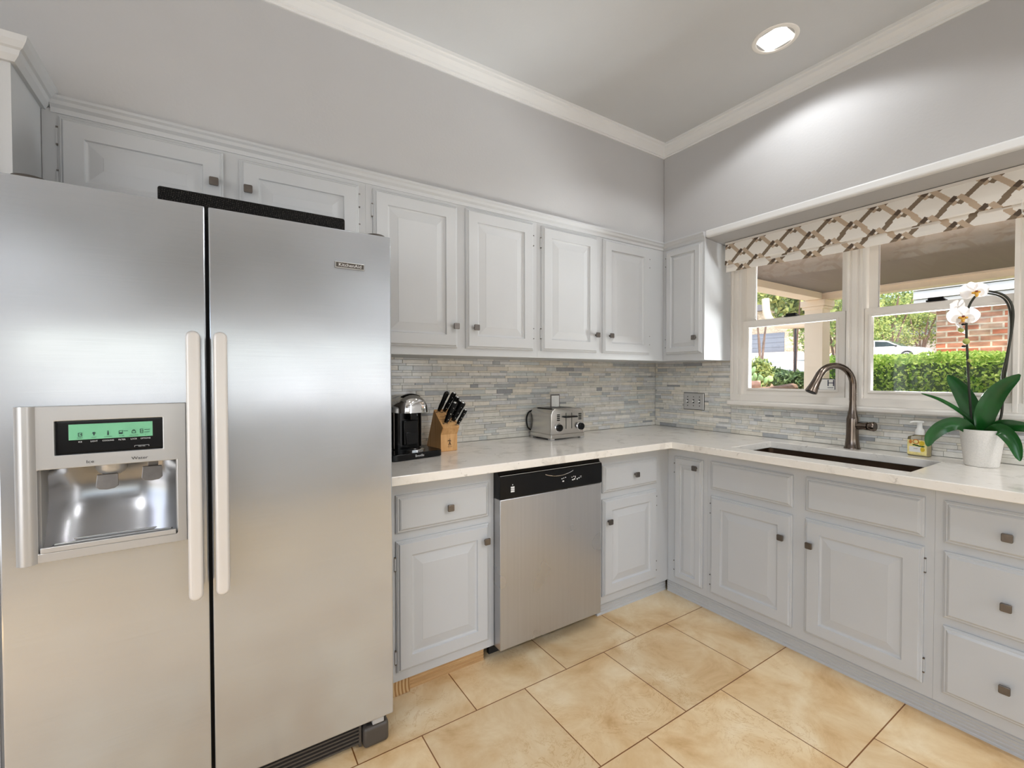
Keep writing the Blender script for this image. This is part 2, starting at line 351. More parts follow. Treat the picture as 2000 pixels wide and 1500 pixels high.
# ------------------------------------------------------------------ dimensions
H, CT, CF, BF, BB, UF, UB, UT, CE = .914, .036, .655, .557, .076, .3555, 1.383, 2.106, 2.7635
XL, YF = -4.75, -4.55
# ------------------------------------------------------------------ room shell
box('floor', M['floor'], None, XL-.1, .0, YF-.1, 0.0, -.06, 0)['kind'] = 'structure'
LP = [(-.72, -1.235), (-1.75, -1.95), (-.72, -2.7), (-.9, -3.95), (-4.4, -3.95)]
bm = cells(bmesh.new(), sorted({XL-.1, .15} | {x+q for x, y in LP for q in (-.062, .062)}), sorted({YF-.1, .15} | {y+q for x, y in LP for q in (-.062, .062)}),
           lambda u, v: not any(abs(u-x) < .06 and abs(v-y) < .06 for x, y in LP), lambda u, v, d: (u, v, d), CE, CE+.12)
struct(finish(bm, 'ceiling', M['ceil']))
wb = struct(box('wall_back', M['wall'], None, XL-.1, .15, 0, .15, -.06, CE+.1))
wr = struct(finish(cells(bmesh.new(), [YF-.1, -1.93, -.62, 0], [-.06, 1.08, 2.10, CE+.1], lambda u, v: not (-1.93 < u < -.62 and 1.08 < v < 2.10), PB(0), -.15, 0), 'wall_right', M['wall']))
wf = struct(finish(cells(bmesh.new(), [XL-.1, -4.3, -.95, .15], [-.06, 1.0, 1.70, CE+.1], lambda u, v: not (-4.3 < u < -.95 and 1. < v < 1.7), lambda u, v, d: (u, YF-d, v), 0, .15), 'wall_front', M['wall']))
wl = struct(finish(cells(bmesh.new(), [YF-.1, -3.8, -1.4, .15], [-.06, .45, 2.5, CE+.1], lambda u, v: not (-3.8 < u < -1.4 and .45 < v < 2.5), lambda u, v, d: (XL-d, u, v), 0, .15), 'wall_left', M['wall']))
# boxed-out walls above the wall cabinets
bm = bmesh.new(); bx(bm, XL, 0, -UF, -.001, UT+.002, CE); struct(finish(bm, 'soffit', M['wall'], wb))
bm = bmesh.new(); bx(bm, -UF, -.001, YF, -UF+.0, UT+.002, CE); struct(finish(bm, 'soffit', M['wall'], wr, bev=.006))
# crown mouldings
def run_moulding(name, m, prof, corners, parent=None):
    """prof: (out, z) pairs; corners: list of ((x,y), (ox,oy)) where o scales the outward offset"""
    bm = bmesh.new(); rows = [[bm.verts.new((c[0]+o[0]*a, c[1]+o[1]*a, z)) for a, z in prof] for c, o in corners]
    for r, s in zip(rows, rows[1:]):
        for i in range(len(prof)-1): bm.faces.new([r[i], r[i+1], s[i+1], s[i]])
    bm.faces.new(rows[0]); bm.faces.new(rows[-1])
    return finish(bm, name, m, parent)
cp = [(0, CE-.080), (.006, CE-.080), (.007, CE-.072), (.012, CE-.070), (.013, CE-.062), (.020, CE-.045), (.031, CE-.030), (.033, CE-.018), (.039, CE-.014), (.040, CE), (0, CE)]
struct(run_moulding('trim_1', M['trim'], cp, [((XL, -UF), (0, -1)), ((-UF, -UF), (-1, -1))]))
struct(run_moulding('trim_2', M['trim'], cp, [((-UF, -UF), (-1, -1)), ((-UF, YF), (-1, 0))]))
# cabinet-top moulding, then the bright band over the window recess
mp = [(0, UT-.012), (.004, UT-.012), (.007, UT+.002), (.016, UT+.010), (.020, UT+.020), (.026, UT+.026), (.026, UT+.034), (0, UT+.036)]
struct(run_moulding('trim_3', M['cab'], mp, [((-3.205, -UF), (0, -1)), ((-UF, -UF), (-1, -1))]))
struct(run_moulding('trim_4', M['cab'], mp, [((-UF, -UF), (-1, -1)), ((-UF, -.656), (-1, 0))]))
struct(box('trim_5', M['trim'], None, -UF-.004, -UF+.03, YF, -.657, UT-.0, UT+.041, bev=.009, seg=3))
# ------------------------------------------------------------------ mosaic backsplash
MOS = [srgb(218, 215, 206), srgb(213, 207, 195), srgb(224, 221, 214), srgb(194, 194, 192), srgb(212, 212, 211), srgb(178, 180, 182), srgb(204, 208, 206), srgb(226, 220, 208), srgb(158, 160, 162)]
MW = [6, 4, 6, 3.2, 5, 1.8, 3, 4, .9]
def mosaic(name, parent, P, u0, u1, holes, zt):
    bm = bmesh.new(); lay = bm.loops.layers.float_color.new('Col'); z = H+.001; row = 0; rng = random.Random(len(name)+int(u0*100))
    hs = (.0245, .0125, .0195, .0105)
    while z < zt-.004:
        h = min(hs[row % 4], zt-z); u = u0-rng.random()*.08
        while u < u1:
            w = rng.choice((.05, .08, .11, .145, .145)); a, b = max(u, u0), min(u+w, u1)
            if b-a > .004:
                c = rng.choices(MOS, MW)[0]; k = rng.uniform(.94, 1.03); c = tuple(min(1, x*k) for x in c[:3])+(1,); dd = .006+rng.choice((0, 0, .0008, .0014)); n0 = len(bm.faces)
                t0 = z; t1 = z+h
                zz = [hole for hole in holes if a < hole[1] and b > hole[0] and t1 > hole[2]]
                if not zz:
                    loops(bm, P, a, b, t0, t1, [(.0, 0), (.0007, dd-.0006), (.0013, dd)], back=False)
                    bm.faces.ensure_lookup_table()
                    for f in bm.faces[n0:]:
                        for lp in f.loops: lp[lay] = c
            u += w
        z += h; row += 1
    n0 = len(bm.faces); g = [bm.verts.new(P(*q, .0035)) for q in ((u0, H), (u1, H), (u1, zt), (u0, zt))]; bm.faces.new(g); bm.faces.ensure_lookup_table()
    for lp in bm.faces[n0].loops: lp[lay] = srgb(176, 170, 158)
    return struct(finish(bm, name, M['mosaic'], parent))
mosaic('backsplash', wb, PA(0), -2.30, -.001, [], UB+.004)
mosaic('backsplash', wr, PB(0), -.612, -.009, [], UB+.004)
mosaic('backsplash', wr, PB(0), -2.30, -.612, [], 1.101)
# ------------------------------------------------------------------ windows
def ribbed(bm, u0, u1, v0, v1, P, d0, d1):
    w = u1-u0; a = lambda t: u0+t*w
    pts = [(a(0), d0), (a(0), d1), (a(.16), d1), (a(.2), d1-.006), (a(.3), d1-.006), (a(.35), d1-.001), (a(.65), d1-.001), (a(.7), d1-.006), (a(.8), d1-.006), (a(.84), d1), (a(1), d1), (a(1), d0)]
    r0 = [bm.verts.new(P(u, v0, d)) for u, d in pts]; r1 = [bm.verts.new(P(u, v1, d)) for u, d in pts]; n = len(pts)
    bm.faces.new(r0); bm.faces.new(r1)
    for i in range(n): bm.faces.new([r0[i], r0[(i+1) % n], r1[(i+1) % n], r1[i]])
def ring(bm, P, o, i, d0, d1):
    us = [o[0], i[0], i[1], o[1]]; vs2 = [o[2], i[2], i[3], o[3]]
    cells(bm, us, vs2, lambda u, v: not (i[0] < u < i[1] and i[2] < v < i[3]), P, d0, d1)
P0 = PB(.072)
def window(n, cas, lo, log, upg, lock):
    w = thing('window_%d' % n, (.02, (lo[0]+lo[1])/2, 1.12), None, None); w['kind'] = 'structure'
    bm = bmesh.new()
    for c in cas: ribbed(bm, c[0], c[1], 1.131, 2.05, P0, -.02, .09)
    finish(bm, 'casing', M['win'], w)
    # jamb liner behind the sashes
    bm = bmesh.new(); ring(bm, P0, (cas[0][0] if n == 2 else lo[0]-.03, lo[1]+.03, 1.112, 2.08), (lo[0]-.002, lo[1]+.002, 1.168, 2.04), -.035, .035); finish(bm, 'jamb', M['win'], w)
    bm = bmesh.new(); ring(bm, P0, (lo[0], lo[1], 1.167, 1.631), (log[0], log[1], 1.208, 1.589), .028, .062)
    ring(bm, P0, (log[0]-.012, log[1]+.012, 1.196, 1.600), (log[0]+.001, log[1]-.001, 1.209, 1.588), .030, .067)
    ls = finish(bm, 'lower_sash', M['win'], w, bev=.003)
    box('pane', M['glass'], ls, .025, .029, log[0], log[1], 1.208, 1.589)
    bm = bmesh.new(); ring(bm, P0, (lo[0]+.005, lo[1]-.005, 1.600, 2.04), (upg[0], upg[1], 1.633, 1.998), .0, .026); us = finish(bm, 'upper_sash', M['win'], w, bev=.003)
    box('pane', M['glass'], us, .058, .062, upg[0], upg[1], 1.633, 1.998)
    lk = boxes('sash_lock', M['black'], w, [(.004, .042, lock-.034, lock+.034, 1.631, 1.639), (.014, .032, lock-.026, lock+.03, 1.639, 1.651)], bev=.002)
    lk['label'] = 'black sash lock on the meeting rail'
    return w, ls
w1, ls1 = window(1, [(-.682, -.613), (-1.321, -1.252)], (-1.238, -.674), (-1.196, -.718), (-1.207, -.735), -.963)
w2, ls2 = window(2, [(-1.935, -1.848)], (-1.846, -1.322), (-1.828, -1.352), (-1.838, -1.366), -1.597)
finish(loops(bmesh.new(), PB(0), -1.94, -.607, 1.1, 1.1285, [(0, -.05), (0, .044), (.004, .050), (.008, .052)]), 'trim_6', M['win']); struct(bpy.data.objects['trim_6'])
struct(box('trim_7', M['win'], None, -.04, .09, -1.935, -.613, 2.045, 2.104))
struct(box('trim_8', M['win'], None, -.0165, .04, -1.935, -.613, 1.129, 1.169))
# sticker on the pane
st = thing('window_sticker', (.024, -1.148, 1.205), 'small square white sign with navy border and letter H behind the faucet', 'sticker')
finish(loops(bmesh.new(), PB(.0245), -1.1895, -1.107, 1.206, 1.270, [(0, 0), (0, .0012)]), 'border', M['blueink'], st)
finish(loops(bmesh.new(), PB(.0245), -1.1855, -1.111, 1.210, 1.266, [(0, .0012), (0, .0018)]), 'sheet', M['white'], st)
text('letter', 'H', .050, (.0227, -1.168, 1.244), (0, -1, 0), VZ, M['blueink'], st, .0003, xs=1.1)
box('underline', M['blueink'], st, (.0220), .0230, -1.180, -1.152, 1.2185, 1.2215)
# ------------------------------------------------------------------ cabinets
DOOR = [(0, 0), (0, .0075), (.003, .0095), (.005, .0125), (.008, .0125), (.0105, .0165), (.013, .019), (.060, .019), (.0625, .0125), (.068, .0105), (.071, .0105), (.104, .0165), (.106, .0172)]
SLIM = [(0, 0), (0, .0075), (.003, .0095), (.005, .0125), (.008, .0125), (.0105, .0165), (.013, .019), (.040, .019), (.042, .0125), (.046, .0105), (.066, .0165), (.067, .0172)]
DRAW = [(0, 0), (0, .0075), (.003, .0095), (.006, .0125), (.010, .0125), (.014, .0165), (.018, .019)]
def knob(parent, P, u, v, d=.019):
    bm = bmesh.new()
    a = .014; pts = []
    for cx, cz, s in ((1, 1, 0), (-1, 1, 1), (-1, -1, 2), (1, -1, 3)):
        for k in range(4):
            t = math.pi/2*(s+k/3); pts.append((u+cx*(a-.004)+.004*math.cos(t), v+cz*(a-.004)+.004*math.sin(t)))
    stem = [(u+.006*math.cos(t), v+.006*math.sin(t)) for t in [i*math.pi/6 for i in range(12)]]
    prism(bm, stem, P, d-.001, d+.018); prism(bm, pts, P, d+.017, d+.025)
    return finish(bm, 'knob', M['pewter'], parent, bev=.0015, ang=1.0)
def hinge(parent, P, u, v, side):
    bm = bmesh.new(); s = side; a, b = sorted((u+s*.0008, u+s*.0055))
    prism(bm, [(a, v-.024), (b, v-.024), (b, v+.024), (a, v+.024)], P, 0, .006)
    h = finish(bm, 'hinge', M['cab'], parent)
    for dv in (-.0285, .024): finish(prism(bmesh.new(), [(a, v+dv), (b+.001, v+dv), (b+.001, v+dv+.0045), (a, v+dv+.0045)], P, .0005, .0085), 'hinge_pin', M['pewter'], parent)
    return h
def door(cab, P, u0, u1, v0, v1, kn=None, hs=0, L=DOOR, name='door', hz=(.07, .07)):
    d = finish(loops(bmesh.new(), P, u0, u1, v0, v1, L), name, M['cab'], cab)
    if kn: knob(d, P, *kn)
    if hs:
        for v in (v0+hz[0], v1-hz[1]): hinge(d, P, u1 if hs > 0 else u0, v, hs)
    return d
def drawer(cab, P, u0, u1, v0, v1, kn=None, name='drawer'):
    d = finish(loops(bmesh.new(), P, u0, u1, v0, v1, DRAW), name, M['cab'], cab)
    if kn: knob(d, P, *kn)
    return d
PBA, PBB, PUA, PUB = PA(-BF), PB(-BF), PA(-UF), PB(-UF)
def grooved(name, m, parent, P, u0, u1, d):
    bm = bmesh.new(); zs = [0, .008, .010, .022, .024, .036, .038, .050, .052, .062, .066, BB-.001]
    dd = [d, d, d-.003, d, d-.003, d, d-.003, d, d-.003, d, d-.004, d]
    r0 = [bm.verts.new(P(u0, z, q)) for z, q in zip(zs, dd)]; r1 = [bm.verts.new(P(u1, z, q)) for z, q in zip(zs, dd)]
    b0 = [bm.verts.new(P(u0, z, d-.02)) for z in (0, BB-.001)]; b1 = [bm.verts.new(P(u1, z, d-.02)) for z in (0, BB-.001)]
    n = len(zs)
    for i in range(n-1): bm.faces.new([r0[i], r1[i], r1[i+1], r0[i+1]])
    bm.faces.new([b0[0], b1[0], b1[1], b0[1]]); bm.faces.new(r0+[b0[1], b0[0]]); bm.faces.new(r1+[b1[1], b1[0]])
    bm.faces.new([r0[0], r1[0], b1[0], b0[0]]); bm.faces.new([r0[-1], r1[-1], b1[1], b0[1]])
    return finish(bm, name, m, parent)
ZB = H-CT-.001
# base cabinet beside the refrigerator
c = thing('base_cabinet', (-2.0, -.3, 0), 'grey base cabinet between refrigerator and dishwasher, on bare wood kick board', 'cabinet', 'grey kitchen base cabinets')
boxes('carcass', M['cab'], c, [(-2.262, -1.759, -BF, -BF+.02, BB, ZB), (-2.262, -2.244, -BF+.02, -.012, BB, ZB), (-1.777, -1.759, -BF+.02, -.012, BB, ZB), (-2.244, -1.777, -BF+.02, -.012, BB, BB+.018)])
drawer(c, PBA, -2.208, -1.790, .667, .817, (-1.986, .742))
door(c, PBA, -2.208, -1.790, .115, .636, (-1.813, .567), -1, hz=(.06, .09))
k = grooved('kick_board', M['pine'], c, PA(0), -2.141, -1.79, .519); k['label'] = 'bare grooved pine kick board'
k = box('support_block', M['endgrain'], c, -2.235, -2.143, -.5345, -.40, 0, BB-.001, bev=.002); k['label'] = 'bare sawn timber block with end grain rings'
# base cabinet right of dishwasher
c = thing('base_cabinet', (-.85, -.3, 0), 'grey base cabinet with one drawer and door between dishwasher and inside corner', 'cabinet', 'grey kitchen base cabinets')
boxes('carcass', M['cab'], c, [(-1.135, -BF, -BF, -BF+.02, BB, ZB), (-1.135, -1.117, -BF+.02, -.012, BB, ZB), (-1.117, -BF, -BF+.02, -.012, BB, BB+.018), (-BF-.018, -BF, -BF+.02, -.012, BB+.018, ZB)])
drawer(c, PBA, -1.098, -.668, .668, .815, (-.864, .745)); door(c, PBA, -1.098, -.672, .117, .634, (-1.067, .519), 1)
grooved('kick_board', M['cab'], c, PA(0), -1.10, -.541, .530)
# corner, sink and drawer cabinets on the window side
c = thing('corner_cabinet', (-.3, -.68, 0), 'narrow grey corner cabinet with one slim door beside the sink cabinet', 'cabinet', 'grey kitchen base cabinets')
boxes('carcass', M['cab'], c, [(-BF, -BF+.02, -.815, -BF-.0005, BB, ZB), (-BF+.02, -.012, -.815, -.797, BB, ZB), (-BF+.02, -.012, -.797, -BF-.0005, BB, BB+.018)])
door(c, PBB, -.790, -.609, .112, .822, (-.757, .776), 1, SLIM); grooved('kick_board', M['cab'], c, PB(0), -.8148, -.541, .541)
c = thing('sink_cabinet', (-.3, -1.28, 0), 'wide grey cabinet under the sink with two doors below two knobless fronts', 'cabinet', 'grey kitchen base cabinets')
boxes('carcass', M['cab'], c, [(-BF, -BF+.018, -1.745, -.8155, BB, ZB), (-BF+.018, -.012, -.8335, -.8155, BB, ZB), (-BF+.018, -.012, -1.745, -1.727, BB, ZB), (-BF+.018, -.012, -1.727, -.8335, BB, BB+.018)])
drawer(c, PBB, -1.252, -.839, .676, .827, name='false_front'); drawer(c, PBB, -1.717, -1.307, .676, .829, name='false_front')
door(c, PBB, -1.252, -.839, .113, .641, (-1.213, .530), 1); door(c, PBB, -1.717, -1.306, .122, .642, (-1.334, .530), -1)
grooved('kick_board', M['cab'], c, PB(0), -1.7448, -.8152, .541)
c = thing('drawer_cabinet', (-.3, -1.97, 0), 'grey base cabinet with a stack of three drawers beside the sink cabinet', 'cabinet', 'grey kitchen base cabinets')
boxes('carcass', M['cab'], c, [(-BF, -BF+.02, -2.22, -1.7455, BB, ZB), (-BF+.02, -.012, -1.7635, -1.7455, BB, ZB), (-BF+.02, -.012, -2.22, -2.202, BB, ZB)])
for v0, v1, kv in ((.675, .829, .746), (.400, .644, .512), (.120, .370, .235)): drawer(c, PBB, -2.10, -1.772, v0, v1, (-1.934, kv))
grooved('kick_board', M['cab'], c, PB(0), -2.22, -1.7452, .541)
# wall cabinets
def wallcab(name, label, x0, x1, z0, doors, hs, hz=(.09, .09), side=True):
    c = thing(name, ((x0+x1)/2, -.18, z0), label, 'cabinet', 'grey kitchen wall cabinets')
    box('carcass', M['cab'], c, x0, x1, -UF, -.012, z0, UT)
    for (u0, u1, v0, v1, kn, h) in doors: door(c, PUA, u0, u1, v0, v1, kn, h, hz=hz)
    return c
wallcab('wall_cabinet', 'short grey wall cabinet above the refrigerator with two wide low doors', -3.2258, -2.2605, 1.80, [(-3.188, -2.762, 1.832, 2.084, (-2.791, 1.966), -1), (-2.713, -2.290, 1.832, 2.076, (-2.688, 1.963), 1)], 0, (.06, .06))
wallcab('wall_cabinet', 'tall grey wall cabinet next to the refrigerator, above the coffee machine', -2.260, -1.3705, UB, [(-2.231, -1.840, 1.418, 2.078, (-1.858, 1.518), -1), (-1.795, -1.401, 1.418, 2.083, (-1.752, 1.518), 1)], 0)
wallcab('wall_cabinet', 'tall grey wall cabinet above the toaster, ending at the inside corner', -1.370, -UF-.0005, UB, [(-1.346, -.950, 1.420, 2.080, (-.968, 1.520), -1), (-.901, -.499, 1.419, 2.084, (-.857, 1.521), 1)], 0)
c = thing('wall_cabinet', (-.18, -.5, UB), 'narrow one-door grey wall cabinet between the inside corner and the window', 'cabinet', 'grey kitchen wall cabinets')
finish(prism(bmesh.new(), [(-UF, -.6535), (-UF, -.013), (-.012, -.013), (-.012, -.611)], lambda u, v, d: (u, v, d), UB, UT), 'carcass', M['cab'], c)
door(c, PUB, -.640, -.383, 1.423, 2.083, (-.606, 1.517), 1, SLIM)
# pantry left of the refrigerator
c = thing('pantry_cabinet', (-3.6, -.3, 0), 'tall grey pantry cabinet left of the refrigerator, topped with moulding', 'cabinet')
box('carcass', M['cab'], c, -3.95, -3.2265, -.592, -UF-.001, BB, 2.112)
box('kick_board', M['cab'], c, -3.95, -3.2265, -.54, -.5, 0, BB)
door(c, PA(-.592), -3.93, -3.262, .12, 1.70, (-3.30, 1.05)); door(c, PA(-.592), -3.93, -3.262, 1.74, 2.085, (-3.30, 1.80))
pm = [(0, 2.098), (.010, 2.098), (.020, 2.112), (.024, 2.124), (.030, 2.128), (.038, 2.142), (.042, 2.156), (0, 2.158)]
run_moulding('top_moulding', M['cab'], pm, [((-3.95, -.592), (0, -1)), ((-3.2265, -.592), (1, -1)), ((-3.2265, -UF-.001), (1, 0))], c)
# ------------------------------------------------------------------ countertop and sink
ct = thing('countertop', (-.6, -.6, H-CT), 'white quartz countertop turning the corner from refrigerator to window', 'countertop')
bm = cells(bmesh.new(), [-2.266, -CF, -.547, -.165, -.009], [-2.24, -1.668, -.944, -CF, -.009],
           lambda x, y: (y > -CF or x > -CF) and not (-.547 < x < -.165 and -1.668 < y < -.944), lambda u, v, d: (u, v, d), H-CT, H)
finish(bm, 'slab', M['quartz'], ct, bev=.003, ang=1.2)
sk = thing('sink', (-.36, -1.3, .70), 'dark bronze undermount sink basin set in the white countertop below the faucet', 'sink')
bm = bmesh.new(); x0, x1, y0, y1, zt, zb = -.553, -.159, -1.674, -.938, H-CT-.001, .69
L1 = [(x0, y0), (x1, y0), (x1, y1), (x0, y1)]
def rr(x0, x1, y0, y1, r, z, n=5):
    out = []
    for cx, cy, s in ((x1-r, y1-r, 0), (x0+r, y1-r, 1), (x0+r, y0+r, 2), (x1-r, y0+r, 3)):
        for k in range(n): t = math.pi/2*(s+k/(n-1)); out.append((cx+r*math.cos(t), cy+r*math.sin(t), z))
    return out
R_ = [rr(x0-.018, x1+.018, y0-.018, y1+.018, .03, zt), rr(x0, x1, y0, y1, .025, zt), rr(x0+.004, x1-.004, y0+.004, y1-.004, .025, zb+.02), rr(x0+.02, x1-.02, y0+.02, y1-.02, .025, zb)]
vv = [[bm.verts.new(p) for p in r] for r in R_]
for a, b in zip(vv, vv[1:]):
    for i in range(len(a)): bm.faces.new([a[i], a[(i+1) % len(a)], b[(i+1) % len(a)], b[i]])
bm.faces.new(vv[-1]); finish(bm, 'basin', M['sinkmetal'], sk, smooth=True)
finish(lathe(bmesh.new(), [(.0, .004), (.03, .004), (.042, .002), (.045, 0)], (-.36, -1.3, zb+.0005), 24), 'drain', M['bronze'], sk, True)
# ------------------------------------------------------------------ roman shade
def shade():
    s = thing('roman_shade', (-.15, -1.27, 1.92), 'off-white roman shade printed with a taupe lattice, raised at the top of the window', 'window shade')
    box('headrail', M['win'], s, -.154, -.10, -1.90, -.657, 2.0915, 2.1045)
    Y0, Y1 = -.658, -1.893; nu = 560
    BG, DK, DK2, TN = srgb(236, 232, 225), srgb(126, 110, 92), srgb(88, 74, 62), srgb(190, 170, 148)
    def colr(u, w):                            # woven ribbon lattice: u along the shade, w down from the top (metres)
        uu, zz = (u+.658-.862)/.0935, (2.092-w-2.083)/.055
        al, be = (uu+zz)/2, (uu-zz)/2; hits = []
        for m in (math.floor(be+.5)-1, math.floor(be+.5), math.floor(be+.5)+1):
            for q in (math.floor(al)-1, math.floor(al), math.floor(al)+1):
                t = al-q
                if -.14 < t < 1.13 and abs(be-m-.14*(1-2*t)) < .092: hits.append((2.0 if t > .45 else .5, DK2 if t > .86 else DK))
        for m in (math.floor(al+.5)-1, math.floor(al+.5), math.floor(al+.5)+1):
            for q in (math.floor(be)-1, math.floor(be), math.floor(be)+1):
                t = be-q
                if -.14 < t < 1.13 and abs(al-m-.14*(1-2*t)) < .092: hits.append((2.5 if t < .5 else .4, TN))
        return max(hits)[1] if hits else BG
    prof = [(-.150, 2.092, 0), (-.156, 2.05, .042), (-.157, 2.01, .082), (-.158, 1.985, .107), (-.160, 1.972, .12), (-.158, 1.966, .126), (-.150, 1.968, .131), (-.146, 1.975, .138), (-.143, 1.962, .151), (-.146, 1.945, .168), (-.147, 1.926, .187), (-.1455, 1.9245, .189), (-.142, 1.93, .194), (-.140, 1.96, .224)]
    # resample the profile densely
    pr = []
    for a, b in zip(prof, prof[1:]):
        n = max(1, int((b[2]-a[2])/.0018))
        for i in range(n): t = i/n; pr.append(tuple(a[q]+(b[q]-a[q])*t for q in range(3)))
    pr.append(prof[-1]); bm = bmesh.new(); lay = bm.loops.layers.float_color.new('Col'); rows = []
    for (x, z, w) in pr:
        row = []
        for i in range(nu+1):
            u = (Y0-Y1)*i/nu; t = i/nu; sag = 0
            if w > .09: sag = -.010*t*t+.008*math.sin(t*9.4)*.35-.006*math.sin(math.pi*t)
            if w > .15: sag -= .012*t
            row.append(bm.verts.new((x+.0015*math.sin(u*21+w*9), Y0-u, z+sag*min(1, w/.12))))
        rows.append((row, w))
    for (r0, wa), (r1, wb_) in zip(rows, rows[1:]):
        for i in range(nu):
            f = bm.faces.new([r0[i], r0[i+1], r1[i+1], r1[i]]); c = colr((Y0-Y1)*(i+.5)/nu, (wa+wb_)/2)
            for lp in f.loops: lp[lay] = c
    finish(bm, 'fabric', M['fabric'], s, smooth=True)
    box('bottom_rod', M['win'], s, -.1435, -.137, -1.885, -.662, 1.95, 1.956)
    bm = bmesh.new(); tube(bm, [(-.160, -1.886, 1.97), (-.160, -1.887, 1.93), (-.158, -1.888, 1.915)], .0012, 6); finish(bm, 'lift_cord', M['white'], s)
shade()
# ------------------------------------------------------------------ refrigerator
def refrigerator():
    f = thing('refrigerator', (-2.75, -.37, 0), 'large stainless side-by-side refrigerator with ice and water dispenser', 'refrigerator')
    FX0, FX1, FY = -3.2215, -2.2805, -.745
    hole = lambda u, v: not (-3.155 < u < -2.881 and .856 < v < 1.064)
    bm = cells(bmesh.new(), [FX0+.004, -3.155, -2.881, FX1-.004], [.03, .856, 1.064, 1.748], hole, PA(-.62), 0, .052); bx(bm, FX0+.004, FX1-.004, -.6195, -.03, .03, 1.748); finish(bm, 'case', M['darkgrey'], f)
    finish(cells(bmesh.new(), [FX0+.012, -3.155, -2.881, FX1-.012], [.11, .856, 1.064, 1.744], hole, PA(-.6715), 0, .010), 'gasket', M['gasket'], f)
    def bow(x0, x1):
        return lambda u, v, d: (u, FY+.065-d*.065 if d else FY+.065, v)
    a, b = FX0, -2.8125; hx0, hx1, hz0, hz1 = -3.153, -2.883, .858, 1.062
    us = [a, hx0, hx1, b]
    bm = cells(bmesh.new(), us, [.103, hz0, hz1, 1.7655], lambda u, v: not (hx0 < u < hx1 and hz0 < v < hz1), bow(a, b), 0, 1)
    fz = finish(bm, 'freezer_door', M['steel'], f, bev=.004, smooth=True, ang=1.2)
    a2, b2 = -2.8045, FX1; us = [a2, b2]
    rf = finish(cells(bmesh.new(), us, [.103, 1.7655], lambda u, v: True, bow(a2, b2), 0, 1), 'fridge_door', M['steel'], f, bev=.004, smooth=True, ang=1.2)
    for d, xc, zb in ((fz, -2.8415, .677), (rf, -2.7795, .677)):
        pts = []; r = .0165
        for k in range(13): t = math.pi*k/12; pts.append((xc+r*math.cos(t), 1.4095-r+r*math.sin(t)))
        for k in range(13): t = math.pi+math.pi*k/12; pts.append((xc+r*math.cos(t), zb+r+r*math.sin(t)))
        bm = prism(bmesh.new(), pts, PA(0), .777, .806)
        for zz in (zb+.012, 1.4095-.04): bx(bm, xc-.010, xc+.010, -.780, -.744, zz, zz+.028)
        finish(bm, 'handle', M['satin'], d, smooth=True, bev=.008, seg=4, ang=1.2)
    bd = finish(loops(bmesh.new(), PA(FY-.003), -2.465, -2.372, 1.6385, 1.6585, [(0, 0), (0, .004), (.0018, .0045), (.0026, .003)]), 'brand_badge', M['panelsteel'], f)
    finish(loops(bmesh.new(), PA(FY-.006), -2.4622, -2.3748, 1.6412, 1.6558, [(0, 0), (0, .0004)]), 'badge_field', M['darkgrey'], f)
    text('badge_lettering', 'KitchenAid', .0145, (-2.4185, FY-.0066, 1.6485), UA, VZ, M['wink'], f, .0004, xs=1.12)
    # dispenser
    d = finish(cells(bmesh.new(), [-3.191, -3.153, -3.122, -2.912, -2.883, -2.8605], [.835, .858, 1.060, 1.093, 1.177, 1.2145],
               lambda u, v: not ((hx0 < u < hx1 and .858 < v < 1.06) or (-3.122 < u < -2.912 and 1.093 < v < 1.177)),
               PA(FY+.004), -.004, .018), 'dispenser_panel', M['panelsteel'], f, bev=.002, ang=1.2)
    bm = bmesh.new(); n = 10; pts = [(-3.191, -.002)]+[(-3.191+.037*i/n, .012*math.sin(math.pi*i/n)**.8) for i in range(n+1)]+[(-3.154, -.002)]
    r0 = [bm.verts.new((u, FY-.0135-w, .835)) for u, w in pts]; r1 = [bm.verts.new((u, FY-.0135-w, 1.2145)) for u, w in pts]
    bm.faces.new(r0); bm.faces.new(r1)
    for i in range(len(pts)): j = (i+1) % len(pts); bm.faces.new([r0[i], r0[j], r1[j], r1[i]])
    finish(bm, 'side_column', M['panelsteel'], d, smooth=True)
    ds = finish(loops(bmesh.new(), PA(FY), -3.122, -2.912, 1.093, 1.177, [(0, 0), (0, .004), (.005, .0045)]), 'control_display', M['black'], d)
    sc_ = finish(loops(bmesh.new(), PA(FY-.0045), -3.098, -2.934, 1.128, 1.167, [(0, 0), (0, .001), (.001, .0014)]), 'screen', M['lcd'], d)
    for nm, x in (('ICE', -3.077), ('LIGHT', -3.051), ('COOLING', -3.024), ('FILTER', -2.997), ('LOCK', -2.973), ('OPTIONS', -2.949)):
        text('button_lettering', nm, .0052, (x, FY-.005, 1.1225), UA, VZ, M['wink'], d, xs=.95)
        text('screen_lettering', {'ICE': 'CUBED', 'LIGHT': 'LIGHT', 'COOLING': 'COOLING', 'FILTER': 'FILTER', 'LOCK': 'UNLOCKED', 'OPTIONS': ''}[nm] or 'C', .0034, (x, FY-.0062, 1.1325), UA, VZ, M['ink'], d, .0004)
    y0, y1 = FY-.0072, FY-.0062
    def sq(ic, x, z, w, h, t=.0008):
        bx(ic, x-w/2, x+w/2, y0, y1, z+h/2-t, z+h/2); bx(ic, x-w/2, x+w/2, y0, y1, z-h/2, z-h/2+t); bx(ic, x-w/2, x-w/2+t, y0, y1, z-h/2, z+h/2); bx(ic, x+w/2-t, x+w/2, y0, y1, z-h/2, z+h/2)
    def icon(sqs, bxs):
        ic = bmesh.new()
        for q in sqs: sq(ic, *q)
        for x0, x1, z0, z1 in bxs: bx(ic, x0, x1, y0, y1, z0, z1)
        finish(ic, 'screen_icon', M['ink'], d)
